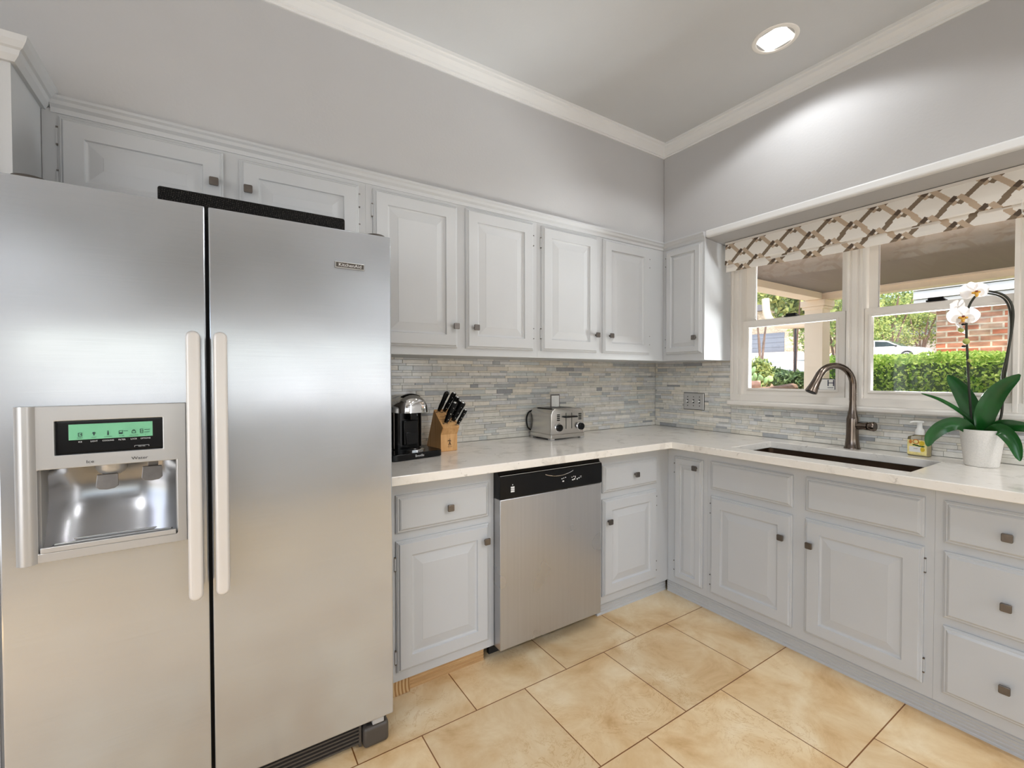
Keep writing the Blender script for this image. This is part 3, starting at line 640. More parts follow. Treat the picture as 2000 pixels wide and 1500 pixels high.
    icon([(-3.077, 1.141, .007, .009)], [(-3.0765, -3.0745, 1.1405, 1.1425)])
    icon([], [(-3.0545+q*.0003, -3.0475-q*.0003, 1.1425+q*.0005, 1.143+q*.0005) for q in range(6)]+[(-3.052, -3.050, 1.1375, 1.1428)])
    icon([(-3.024, 1.1435, .0022, .0085, .0005)], [(-3.0255, -3.0225, 1.1365, 1.1395), (-3.0245, -3.0235, 1.139, 1.144)])
    icon([(-2.999, 1.142, .0075, .0085)], [(-3.0027, -2.9953, 1.1378, 1.1412)]); icon([], [(-2.9935, -2.9845, 1.1445, 1.1452)])
    icon([(-2.973, 1.141, .0075, .0065), (-2.973, 1.1455, .004, .0035)], []); icon([(-2.957, 1.1425, .006, .011)], [(-2.9605, -2.9535, 1.1418, 1.1424)])
    for z in (1.1455, 1.139): icon([], [(-2.951, -2.940, z, z+.0009)])
    br = bmesh.new(); bx(br, -2.972, -2.942, FY-.0056, FY-.0048, 1.1045, 1.1050)
    for x0 in (-2.972, -2.9425): bx(br, x0, x0+.0006, FY-.0056, FY-.0048, 1.1010, 1.1050)
    finish(br, 'button_bracket', M['wink'], d); text('bracket_lettering', 'PRESS 3 SEC', .0028, (-2.957, FY-.005, 1.1022), UA, VZ, M['wink'], d)
    text('ice_lettering', 'Ice', .0105, (-3.0575, FY-.0145, 1.0725), UA, VZ, M['kink'], d, xs=1.25); text('water_lettering', 'Water', .0105, (-2.9605, FY-.0145, 1.0725), UA, VZ, M['kink'], d, xs=1.2)
    # cavity: curved back and side walls
    bm = bmesh.new(); prof = [(-.722, 1.062), (-.668, 1.062), (-.645, 1.03), (-.640, .99), (-.648, .95), (-.664, .91), (-.682, .875), (-.69, .858), (-.742, .858)]
    rows = []
    for i in range(15):
        t = i/14; x = hx0+(hx1-hx0)*t; e = abs(2*t-1); pinch = .048*e**3
        rows.append([bm.verts.new((x, y-(pinch if 1 < j < 8 else 0), z)) for j, (y, z) in enumerate(prof)])
    for r, s in zip(rows, rows[1:]):
        for j in range(len(prof)-1): bm.faces.new([r[j], s[j], s[j+1], r[j+1]])
    finish(bm, 'cavity', M['steelcav'], d, smooth=True, keep=False)
    for q in (hx0, hx1-.003): box('cavity_side', M['grey'], d, q, q+.003, -.742, -.66, .858, 1.06)
    bm = lathe(bmesh.new(), [(.034, 1.058), (.033, 1.045), (.027, 1.034), (.018, 1.028), (.0, 1.027)], (-3.025, -.698, 0), 24); finish(bm, 'ice_chute', M['panelsteel'], d, True)
    def paddle(nm, x, z, sw, top):
        bm = bmesh.new(); bx(bm, x-sw, x+sw, -.716, -.708, z+.02, top)
        pts = [(x-.0205, z+.024), (x+.0205, z+.024), (x+.0225, z-.006), (x+.015, z-.0125), (x, z-.0145), (x-.015, z-.0125), (x-.0225, z-.006)]
        prism(bm, pts, lambda u, v, dd: (u, -.722-dd-(z+.024-v)*.25, v), 0, .006)
        finish(bm, nm, M['pewter'], d, bev=.0012)
    paddle('ice_paddle', -3.030, 1.008, .013, 1.04); paddle('water_paddle', -2.938, 1.020, .011, 1.058)
    bm = bmesh.new(); bx(bm, hx0+.004, hx1-.003, -.764, -.756, .859, .872); bx(bm, hx0+.004, hx1-.003, -.757, -.69, .859, .863); bx(bm, hx0+.022, hx1-.018, -.698, -.694, .863, .869)
    bx(bm, hx0+.02, hx1-.016, -.725, -.721, .863, .868); finish(bm, 'drip_tray', M['panelsteel'], d, bev=.0015)
    for x in (-3.185, -2.303):
        bm = lathe(bmesh.new(), [(.036, 1.746), (.036, 1.788), (.033, 1.794), (.0, 1.796)], (x, -.640, 0), 28, sc_=(1, .9)); finish(bm, 'hinge_cover', M['darkgrey'], f, True)
    # base grille
    bm = bmesh.new()
    for q in range(6): bx(bm, -3.19, -2.392, -.712, -.690, .018+q*.0125, .0235+q*.0125)
    bx(bm, -3.2, -2.385, -.686, -.675, .004, .10); bx(bm, -2.392, -2.384, -.714, -.685, .008, .096); finish(bm, 'base_grille', M['darkgrey'], f)
    finish(bx(bmesh.new(), -2.380, -2.292, -.732, -.60, .002, .074), 'foot_cover', M['darkgrey'], f, bev=.012, seg=3, smooth=True)
    finish(bx(bmesh.new(), -2.352, -2.312, -.738, -.700, .082, .106), 'door_bracket', M['grey'], f, bev=.003)
    for q in [(-3.2, -3.16, -.60, -.56, 0, .03), (-2.34, -2.30, -.60, -.56, 0, .03), (-3.2, -3.16, -.1, -.06, 0, .03), (-2.34, -2.30, -.1, -.06, 0, .03)]: box('roller', M['blackmatte'], f, *q)
M['steelcav'] = mat('dispenser_cavity', srgb(150, 150, 152), .22, .8, var=.04)
refrigerator()
m_ = thing('mesh_bundle', (-2.67, -.6, 1.748), 'black woven mesh bundle lying along the top of the refrigerator', 'mesh bundle')
bm = bx(bmesh.new(), -2.925, -2.411, -.655, -.56, 1.7485, 1.832); finish(bm, 'roll', M['meshfab'], m_, bev=.007, seg=3, smooth=True)
# ------------------------------------------------------------------ dishwasher
def dishwasher():
    d = thing('dishwasher', (-1.45, -.3, 0), 'stainless dishwasher with black control panel under the countertop', 'dishwasher')
    box('tub', M['blackmatte'], d, -1.752, -1.142, -.552, -.03, .06, .872)
    finish(bx(bmesh.new(), -1.757, -1.151, -.610, -.553, .0715, .742), 'door_panel', M['dwsteel'], d, bev=.004, seg=3, smooth=True, ang=1)
    pts = [(-.553, .7435), (-.611, .7435), (-.613, .748), (-.613, .838), (-.609, .846), (-.596, .850), (-.590, .866), (-.553, .866)]
    bm = prism(bmesh.new(), pts, lambda u, v, dd: (dd, u, v), -1.758, -1.150); cp_ = finish(bm, 'control_panel', M['black'], d, bev=.0015)
    box('panel_edge', M['grey'], cp_, -1.757, -1.151, -.6105, -.6085, .8455, .8472)
    # pocket grip
    pts = [(-1.512+.17*i/16, .8275-.016*math.sin(math.pi*i/16)**.8) for i in range(17)]
    g = finish(prism(bmesh.new(), pts, PA(0), .6105, .6128), 'grip_recess', M['gasket'], cp_)
    bm = tube(bmesh.new(), [(u, -.6135, v) for u, v in pts], .0014, 6); finish(bm, 'grip_highlight', M['chrome'], cp_)  # silver arc put in as the highlight along the grip
    box('kick_plate', M['blackmatte'], d, -1.752, -1.15, -.50, -.48, .002, .085)
    # marks
    lg = bmesh.new()
    for z in (.788, .779, .770): bx(lg, -1.703, -1.684, -.6138, -.6130, z, z+.007)
    bx(lg, -1.6955, -1.6915, -.6138, -.6130, .801, .805); finish(lg, 'maker_mark', M['wink'], cp_)
    for x, z, w, h in ((-1.415, .793, .007, .003), (-1.404, .795, .006, .003), (-1.393, .797, .006, .003), (-1.409, .779, .010, .006), (-1.352, .793, .006, .003), (-1.341, .796, .006, .003),
                       (-1.349, .779, .010, .005), (-1.337, .781, .008, .006), (-1.330, .789, .004, .009), (-1.319, .779, .006, .007), (-1.309, .784, .008, .004), (-1.298, .793, .010, .0012), (-1.298, .788, .010, .0012)):
        box('button_mark', M['wink'], cp_, x, x+w, -.6137, -.6130, z, z+h)
dishwasher()
# ------------------------------------------------------------------ coffee machine
def coffee():
    c = thing('coffee_machine', (-2.02, -.2, H), 'black coffee machine with chrome dome head on the countertop beside the refrigerator', 'coffee machine')
    th = math.radians(9); O = Vector((-2.046, -.20, H)); R = Matrix.Rotation(th, 3, 'Z')
    T = lambda p: O+R @ Vector(p)
    def L(bm): 
        for v in bm.verts: v.co = T(v.co)
        return bm
    # base tray
    pts = [(p[0], p[1]) for p in rr(-.150, .118, -.165, .10, .030, 0, 6)]
    finish(L(prism(bmesh.new(), pts, lambda u, v, d: (u, v, d), .001, .030)), 'base', M['black'], c, bev=.003, smooth=True)
    text('base_lettering', 'Breville', .015, T((-.01, -.165, .016)), R @ Vector((1, 0, 0)), VZ, M['wink'], c, .0012)
    finish(L(boxes_bm([(-.1508, -.1495, -.14, -.09, .006, .026)])), 'side_plate', M['pewter'], c)
    # drip grid
    finish(L(lathe(bmesh.new(), [(.043, .030), (.043, .036), (.038, .038), (.010, .037), (.009, .034), (0, .034)], (.002, -.108, 0), 28, sc_=(1, .7))), 'drip_grid', M['chrome'], c, True)
    # body: rounded column
    def col_(x0, x1, y0, y1, r, z0, z1, n=6): return prism(bmesh.new(), [(p[0], p[1]) for p in rr(x0, x1, y0, y1, r, 0, n)], lambda u, v, d: (u, v, d), z0, z1)
    finish(L(col_(-.066, .074, -.045, .095, .03, .03, .214)), 'body', M['black'], c, smooth=True)
    bm = bmesh.new(); bx(bm, -.030, .044, -.058, -.044, .05, .165); bx(bm, -.02, .034, -.062, -.056, .05, .11); finish(L(bm), 'front_column', M['black'], c, bev=.004, smooth=True)
    finish(L(bx(bmesh.new(), -.012, .028, -.088, -.044, .168, .206)), 'spout', M['black'], c, bev=.006, smooth=True)
    for sx in (-.0675, .0755): finish(L(bx(bmesh.new(), sx-.0015, sx+.0015, -.035, .08, .035, .205)), 'side_band', M['pewter'], c)
    # chrome head: half capsule from front
    bm = bmesh.new(); prof = []
    n = 14; rows = []
    for i in range(n+1):
        t = math.pi*i/n; x = .004-.074*math.cos(t); rows.append((x, .212+.074*math.sin(t)**.8))
    rings = []
    for y, s in ((-.119, .30), (-.117, .55), (-.112, .75), (-.104, .88), (-.093, .96), (-.075, 1), (.055, 1), (.085, .96), (.098, .86)):
        rg = [bm.verts.new((.004+(x-.004)*s, y, .205+(z-.205)*s)) for x, z in rows]; rg = [bm.verts.new((.004-.074*s, y, .204))]+rg+[bm.verts.new((.004+.074*s, y, .204))]; rings.append(rg)
    for a, b in zip(rings, rings[1:]):
        for i in range(len(a)): j = (i+1) % len(a); bm.faces.new([a[i], a[j], b[j], b[i]])
    bm.faces.new(rings[0]); bm.faces.new(rings[-1]); finish(L(bm), 'dome_head', M['chrome'], c, smooth=True)
    bm = bmesh.new(); tube(bm, [(.004+.0745*math.cos(t), -.06, .213+.0745*math.sin(t)**.8) for t in [math.pi*(.30+.40*i/12) for i in range(13)]], .004, 8, 3.5, Vector((0, 1, 0))); finish(L(bm), 'lever_bow', M['black'], c, smooth=True)
    text('head_lettering', 'NESPRESSO', .0085, T((.012, -.1165, .231)), R @ Vector((1, 0, 0)), VZ, M['kink'], c, .0012)
    # tank
    finish(L(lathe(bmesh.new(), [(.041, .031), (.042, .04), (.042, .19), (.040, .195)], (-.112, .0, 0), 32)), 'water_tank', M['smoke'], c, True)
    finish(L(lathe(bmesh.new(), [(.0425, .190), (.043, .215), (.041, .228), (.03, .238), (0, .241)], (-.112, .0, 0), 32)), 'tank_lid', M['panelsteel'], c, True)
    finish(L(lathe(bmesh.new(), [(.036, .034), (.036, .15), (0, .152)], (-.112, .0, 0), 24)), 'tank_core', M['black'], c, True)
    bm = bmesh.new()
    for q in range(26): bx(bm, -.1305, -.1285, -.040, -.037, .045+q*.0055, .048+q*.0055)
    finish(L(bm), 'tank_scale', M['pewter'], c)
def boxes_bm(lst):
    bm = bmesh.new()
    for b in lst: bx(bm, *b)
    return bm
coffee()
# ------------------------------------------------------------------ knife block and knives
def knives():
    kb = thing('knife_block', (-1.83, -.17, H), 'light wooden knife block with slanted top beside the coffee machine', 'knife block')
    O = Vector((-1.829, -.245, H)); R = Matrix.Rotation(math.radians(5), 3, 'Z'); T = lambda p: O+R @ Vector(p)
    prof = [(0, .002), (.004, .0), (.13, 0), (.15, .012), (.070, .205), (-.022, .122), (0, .084)]
    bm = prism(bmesh.new(), prof, lambda u, v, d: T((d, u, v)), -.047, .047); b = finish(bm, 'block', M['blockwood'], kb, bev=.002)
    sd = T; n = Vector((0, -.67, .742)).normalized()
    sl = bmesh.new()
    # face axes of the slotted face: from (−.022,.122) to (.070,.205)
    fu = Vector((0, .092, .083)).normalized(); fn = Vector((0, -.083, .092)).normalized()
    def facept(x, s, o=0): return Vector((x, -.022, .122))+fu*s+fn*o
    spots = [(-.030, .104, .0135, .125, 0), (-.024, .024, .0165, .132, 0), (-.002, .100, .0140, .125, 1), (.010, .078, .0140, .118, 1), (.020, .058, .0140, .112, 1), (.020, .034, .0165, .122, 1), (.038, .012, .0115, .095, 1)]
    for x, s, r, ln, k in spots:
        q = [facept(x-.014, s, .0008), facept(x+.014, s, .0008)]
        vs2 = [sl.verts.new(T(facept(x+a, s+bb, .0006))) for a, bb in ((-.015, -.0018), (.015, -.0018), (.015, .0018), (-.015, .0018))]; sl.faces.new(vs2)
    for x, s in ((-.03, .055), (.0, .040), (-.02, .07)):
        vs2 = [sl.verts.new(T(facept(x+a, s+bb, .0006))) for a, bb in ((-.015, -.0012), (.02, -.0012), (.02, .0012), (-.015, .0012))]; sl.faces.new(vs2)
    finish(sl, 'slots', M['kink'], kb)
    # little twin figure mark
    fg = bmesh.new(); y = -.0012
    def stroke(a, b_, w):
        a = Vector(a); b_ = Vector(b_); dd = (b_-a).normalized(); nn = Vector((-dd.y, dd.x))*w/2
        prism(fg, [tuple(a+nn), tuple(a-nn), tuple(b_-nn), tuple(b_+nn)], lambda u, v, d: T((u, y-d, v)), 0, .0005)
    stroke((.003, .041), (.003, .056), .0042); stroke((.003, .042), (-.003, .030), .0032); stroke((.003, .042), (.009, .030), .0032)
    stroke((.003, .054), (-.007, .052), .0024); stroke((-.007, .048), (-.007, .056), .0016); stroke((.003, .055), (.010, .049), .0024); stroke((.003, .058), (.003, .062), .004)
    finish(fg, 'figure_mark', M['brownink'], kb); text('block_lettering', 'HENCKELS', .0055, T((.003, -.0005, .0225)), R @ Vector((1, 0, 0)), VZ, M['brownink'], kb, .0012)
    labs = ['black sharpening steel handle at the far edge of the knife block', 'black knife handle leaning nearest the coffee machine, lowest of its row on the block', 'topmost black knife handle in the fan on the knife block', 'second black knife handle from the top of the fan on the knife block',
            'third black knife handle from the top of the fan on the knife block', 'broad black knife handle at the front of the fan on the knife block', 'small black knife handle at the front outer edge of the knife block']
    tilt = (R @ (fn*1.0+Vector((.16, 0, 0)))).normalized()
    for i, (x, s, r, ln, k) in enumerate(spots):
        base = T(facept(x, s, .0012)); kn = thing('kitchen_knife' if i else 'sharpening_steel', base, labs[i], 'knife' if i else 'sharpening steel', 'knives in the block')
        ax = (R @ (fn+Vector((.10+.12*k, -.02, .25)))).normalized()
        pts = [base+ax*t*ln for t in (.06, .16, .35, .55, .75, .9, .97, 1.0)]; ra = [r*q for q in (.62, .78, .92, .86, .95, 1.02, .9, .5)]
        hd_ = finish(tube(bmesh.new(), pts, ra, 12, .62, Vector((0, 1, 0))), 'handle', M['black'], kn, smooth=True)
        finish(tube(bmesh.new(), [base, base+ax*.008, base+ax*.014], [r*.5, r*.62, r*.7], 10, .6, Vector((0, 1, 0))), 'bolster', M['chrome'], kn, smooth=True)
        if i:
            side = ax.cross(Vector((0, 1, 0))).normalized(); nn = side.cross(ax)
            for t in (.25, .5, .78):
                bm = bmesh.new()
                for sg in (1, -1): ellipsoid(bm, base+ax*ln*t+nn*sg*r*.52, (.0026, .0026, .0026), 8, 6)
                finish(bm, 'rivet', M['chrome'], hd_, smooth=True)
        finish(tube(bmesh.new(), [pts[-2]+ax*.0005, pts[-1]+ax*.0018], [r*.75, r*.45], 10, .62, Vector((0, 1, 0))), 'end_cap', M['chrome'] if i else M['black'], kn, smooth=True)
knives()
# ------------------------------------------------------------------ toaster
def toaster():
    t = thing('toaster', (-1.06, -.14, H), 'brushed steel four-slice toaster on the countertop against the mosaic', 'toaster')
    x0, x1, y0, y1 = -1.187, -.938, -.240, -.035
    box('base', M['toaststeel'], t, x0-.003, x1+.004, y0-.004, y1+.003, H+.008, H+.034, bev=.005)
    for fx in (x0+.012, x1-.012):
        for fy in (y0+.012, y1-.012): box('foot', M['panelsteel'], t, fx-.014, fx+.014, fy-.014, fy+.014, H+.0005, H+.012, bev=.002)
    def prof(ins, z1):
        r = .042; pts = [(x0+ins, H+.032)]
        for k in range(9): a = math.pi-math.pi/2*k/8; pts.append((x0+ins+r+r*math.cos(a), z1-r+r*math.sin(a)))
        for k in range(9): a = math.pi/2-math.pi/2*k/8; pts.append((x1-ins-r+r*math.cos(a), z1-r+r*math.sin(a)))
        pts.append((x1-ins, H+.032)); return pts
    P = lambda u, v, d: (u, d, v)
    finish(prism(bmesh.new(), prof(.004, H+.180), P, y0+.014, y1), 'shell', M['toaststeel'], t, smooth=True)
    fp = finish(prism(bmesh.new(), prof(0, H+.184), P, y0-.001, y0+.012), 'front_panel', M['toaststeel'], t, bev=.005, seg=3, smooth=True, ang=1)
    bm = bmesh.new()
    for x in (-1.145, -1.085, -1.043, -.985): bx(bm, x-.012, x+.012, y0+.035, y1-.025, H+.1795, H+.1808)
    finish(bm, 'bread_slots', M['blackmatte'], t)
    bm = bmesh.new()
    for x in (-1.076, -1.033): bx(bm, x-.0022, x+.0022, y0-.0016, y0-.0008, H+.062, H+.155)
    finish(bm, 'lever_tracks', M['blackmatte'], fp)
    finish(bx(bmesh.new(), -1.098, -1.002, y0-.024, y0-.002, H+.128, H+.138), 'lever', M['black'], t, bev=.004, smooth=True)
    for x in (-1.134, -.968):
        k = finish(lathe(bmesh.new(), [(.026, -.001), (.026, .003), (.0235, .006)], (x, y0, H+.072), 24, 'y') if False else lathe(bmesh.new(), [(.026, y0-.0005), (.026, y0-.004), (.023, y0-.007), (0, y0-.007)], (x, 0, H+.072), 24, 'y'), 'dial_ring', M['chrome'], t, True)
        finish(lathe(bmesh.new(), [(.021, y0-.006), (.020, y0-.020), (.018, y0-.022), (0, y0-.022)], (x, 0, H+.072), 20, 'y'), 'dial', M['black'], t, True)
        for q in range(4): finish(bx(bmesh.new(), x-.010, x+.010, y0-.005, y0-.0012, H+.112+q*.0105, H+.118+q*.0105), 'button', M['black'], t, bev=.0018)
    bm = tube(bmesh.new(), spline([(-1.188+.02, -.036, .95), (-1.195, -.022, .97), (-1.205, -.020, 1.02), (-1.192, -.020, 1.06), (-1.165, -.022, 1.075)], 6), .0045, 8); finish(bm, 'power_cord', M['black'], t, smooth=True)
toaster()
# ------------------------------------------------------------------ electrical plates
o = thing('power_outlet', (-.975, 0, 1.10), 'silver outlet plate on the mosaic above the toaster', 'outlet')
finish(loops(bmesh.new(), PA(-.0075), -1.012, -.938, 1.052, 1.168, [(0, 0), (0, .003), (.003, .0055)]), 'plate', M['pewter'], o)
finish(loops(bmesh.new(), PA(-.0132), -1.0055, -.9445, 1.060, 1.161, [(0, 0), (.001, .0006)]), 'face', M['white'], o)
for z in (1.085, 1.135): finish(lathe(bmesh.new(), [(.017, -.0135), (.017, -.0155), (.015, -.0165), (0, -.0165)], (-.975, 0, z), 20, 'y'), 'socket', M['white'], o, True)
s = thing('light_switch', (0, -.343, 1.11), 'three-gang steel switch plate on the mosaic between corner and window', 'light switch')
finish(loops(bmesh.new(), PB(-.0072), -.4235, -.2615, 1.0495, 1.168, [(0, 0), (0, .002)]), 'backing', M['blackmatte'], s); finish(loops(bmesh.new(), PB(-.0075), -.421, -.264, 1.052, 1.1655, [(0, 0), (0, .003), (.003, .006)]), 'plate', M['panelsteel'], s)
for y in (-.296, -.3425, -.389):
    finish(loops(bmesh.new(), PB(-.0136), y-.005, y+.005, 1.096, 1.122, [(0, 0), (0, .0006)]), 'toggle_slot', M['blackmatte'], s)
    finish(bx(bmesh.new(), -.026, -.0138, y-.0035, y+.0035, 1.104, 1.115), 'toggle', M['white'], s, bev=.001)
    for z in (1.078, 1.140): finish(lathe(bmesh.new(), [(.0035, -.0135), (.003, -.0150), (0, -.0152)], (0, y, z), 10, 'x'), 'screw', M['darkgrey'], s, True)
# ------------------------------------------------------------------ faucet
def faucet():
    f = thing('faucet', (-.075, -1.306, H), 'dark brushed nickel gooseneck faucet behind the sink', 'faucet')
    B = Vector((-.075, -1.306, H)); D = Vector((-.88, .475, 0)).normalized()
    finish(lathe(bmesh.new(), [(.036, .0005), (.036, .004), (.032, .012), (.028, .05), (.0265, .10), (.026, .150), (.0245, .158), (.0215, .17), (.0165, .20), (.0145, .235), (.0140, .245)], B, 24), 'body', M['bronze'], f, True)
    path = []; r = .098; zc = .325
    path.append(B+Vector((0, 0, .245)))
    for i in range(6): path.append(B+Vector((0, 0, .25+.075*i/5)))
    for i in range(1, 15):
        a = math.pi-math.radians(158)*i/14; path.append(B+D*(r+r*math.cos(a))+Vector((0, 0, zc+r*math.sin(a))))
    ra = [.0150]*len(path)
    for i in range(len(ra)-8, len(ra)): ra[i] = .0150+.0035*(i-len(ra)+8)/8
    finish(tube(bmesh.new(), path, ra, 20), 'gooseneck', M['bronze'], f, smooth=True)
    e = path[-1]; td = (path[-1]-path[-2]).normalized()
    finish(tube(bmesh.new(), [e+td*t for t in (0, .02, .05, .078, .082)], [.0185, .0195, .0225, .0275, .0275], 20), 'spray_head', M['bronze'], f, smooth=True)
    finish(tube(bmesh.new(), [e+td*t for t in (.0815, .0835)], [.022, .022], 20), 'spray_face', M['blackmatte'], f)
    N = Vector((-.12, -1, .03)).normalized(); hp = B+Vector((0, 0, .118))
    finish(tube(bmesh.new(), [hp+N*t for t in (.015, .03, .05, .066, .068)], [.016, .019, .0175, .0195, .0195], 16), 'handle_stem', M['bronze'], f, smooth=True)
    finish(tube(bmesh.new(), [hp+N*t for t in (.070, .074, .094, .100)], [.0175, .021, .024, .021], 16), 'handle', M['bronze'], f, smooth=True)
faucet()
# ------------------------------------------------------------------ soap dispenser
def soap():
    s = thing('soap_dispenser', (-.062, -1.566, H), 'clear soap bottle with yellow floral label and white pump beside the orchid', 'soap dispenser')
    C = Vector((-.062, -1.566, H+.0005)); R = Matrix.Rotation(math.radians(-8), 3, 'Z')
    def rp(w, d, r, z): return [C+R @ Vector(p) for p in rr(-d, d, -w, w, r, z, 5)]
    bm = bmesh.new(); secs = [(.038, .020, .012, 0), (.041, .0225, .014, .004), (.041, .0225, .014, .078), (.039, .021, .014, .087), (.022, .016, .012, .094), (.014, .014, .0135, .097), (.014, .014, .0135, .104)]
    rows = [[bm.verts.new(p) for p in rp(*q)] for q in secs]
    for a, b in zip(rows, rows[1:]):
        for i in range(len(a)): j = (i+1) % len(a); bm.faces.new([a[i], a[j], b[j], b[i]])
    bm.faces.new(rows[0]); bm.faces.new(rows[-1]); finish(bm, 'bottle', M['clear'], s, smooth=True)
    bm = bmesh.new(); secs = [(.0395, .021, .012, .002), (.0395, .021, .012, .066)]; rows = [[bm.verts.new(p) for p in rp(*q)] for q in secs]
    for i in range(len(rows[0])): j = (i+1) % len(rows[0]); bm.faces.new([rows[0][i], rows[0][j], rows[1][j], rows[1][i]])
    bm.faces.new(rows[0]); bm.faces.new(rows[1]); finish(bm, 'liquid', M['soapliquid'], s, smooth=True)
    Pl = lambda u, v, d: tuple(C+R @ Vector((-.0227-d, u, v)))
    def disc(name, u, v, a, b, m, d=.0006): finish(prism(bmesh.new(), [(u+a*math.cos(t), v+b*math.sin(t)) for t in [i*math.pi/10 for i in range(20)]], Pl, 0, d), name, m, s)
    finish(loops(bmesh.new(), Pl, -.036, .036, .006, .074, [(0, 0), (0, .0003)]), 'label', M['labelyellow'], s)
    finish(loops(bmesh.new(), Pl, -.014, .029, .018, .043, [(0, .0003), (0, .0007)]), 'label_panel', M['white'], s)
    disc('crest', .004, .066, .0125, .0115, M['labelorange'], .0010); disc('crest_centre', .004, .066, .0085, .0075, M['labelyellow'], .0014)
    disc('lemon', -.018, .060, .0105, .011, M['lemon'], .001); disc('lemon', -.021, .032, .0085, .010, M['lemon'], .001); disc('blossom', .024, .064, .006, .009, M['labelorange'], .001)
    for u, v in ((.0, .049), (-.010, .047), (.010, .051), (-.022, .046)): disc('leaf_print', u, v, .007, .0028, M['leafdark'], .0012)
    text('label_lettering', 'SOAP', .006, tuple(C+R @ Vector((-.0235, .004, .034))), R @ Vector((0, -1, 0)), VZ, M['brownink'], s, .0004)
    finish(lathe(bmesh.new(), [(.0175, .0975), (.0175, .116), (.015, .122), (.0105, .128), (.0095, .140), (.009, .152), (.014, .153), (.015, .158), (.012, .161), (0, .162)], C, 24), 'pump', M['white'], s, True)
    bm = bmesh.new(); a = C+Vector((0, 0, .1565)); d = Vector((-.35, .94, 0)).normalized(); tube(bm, [a+d*.008, a+d*.022, a+d*.034+Vector((0, 0, -.004))], [.0055, .0045, .0035], 10); finish(bm, 'nozzle', M['white'], s, smooth=True)
M['soapliquid'] = mat('amber_soap', srgb(246, 230, 180), .2, var=.03); M['labelyellow'] = mat('label_cream_yellow', srgb(238, 222, 150), .5, var=.15, vscale=60)
M['labelorange'] = mat('label_orange', srgb(206, 128, 54), .5, var=.2, vscale=90); M['lemon'] = mat('label_lemon', srgb(222, 190, 52), .5, var=.12, vscale=90)
soap()
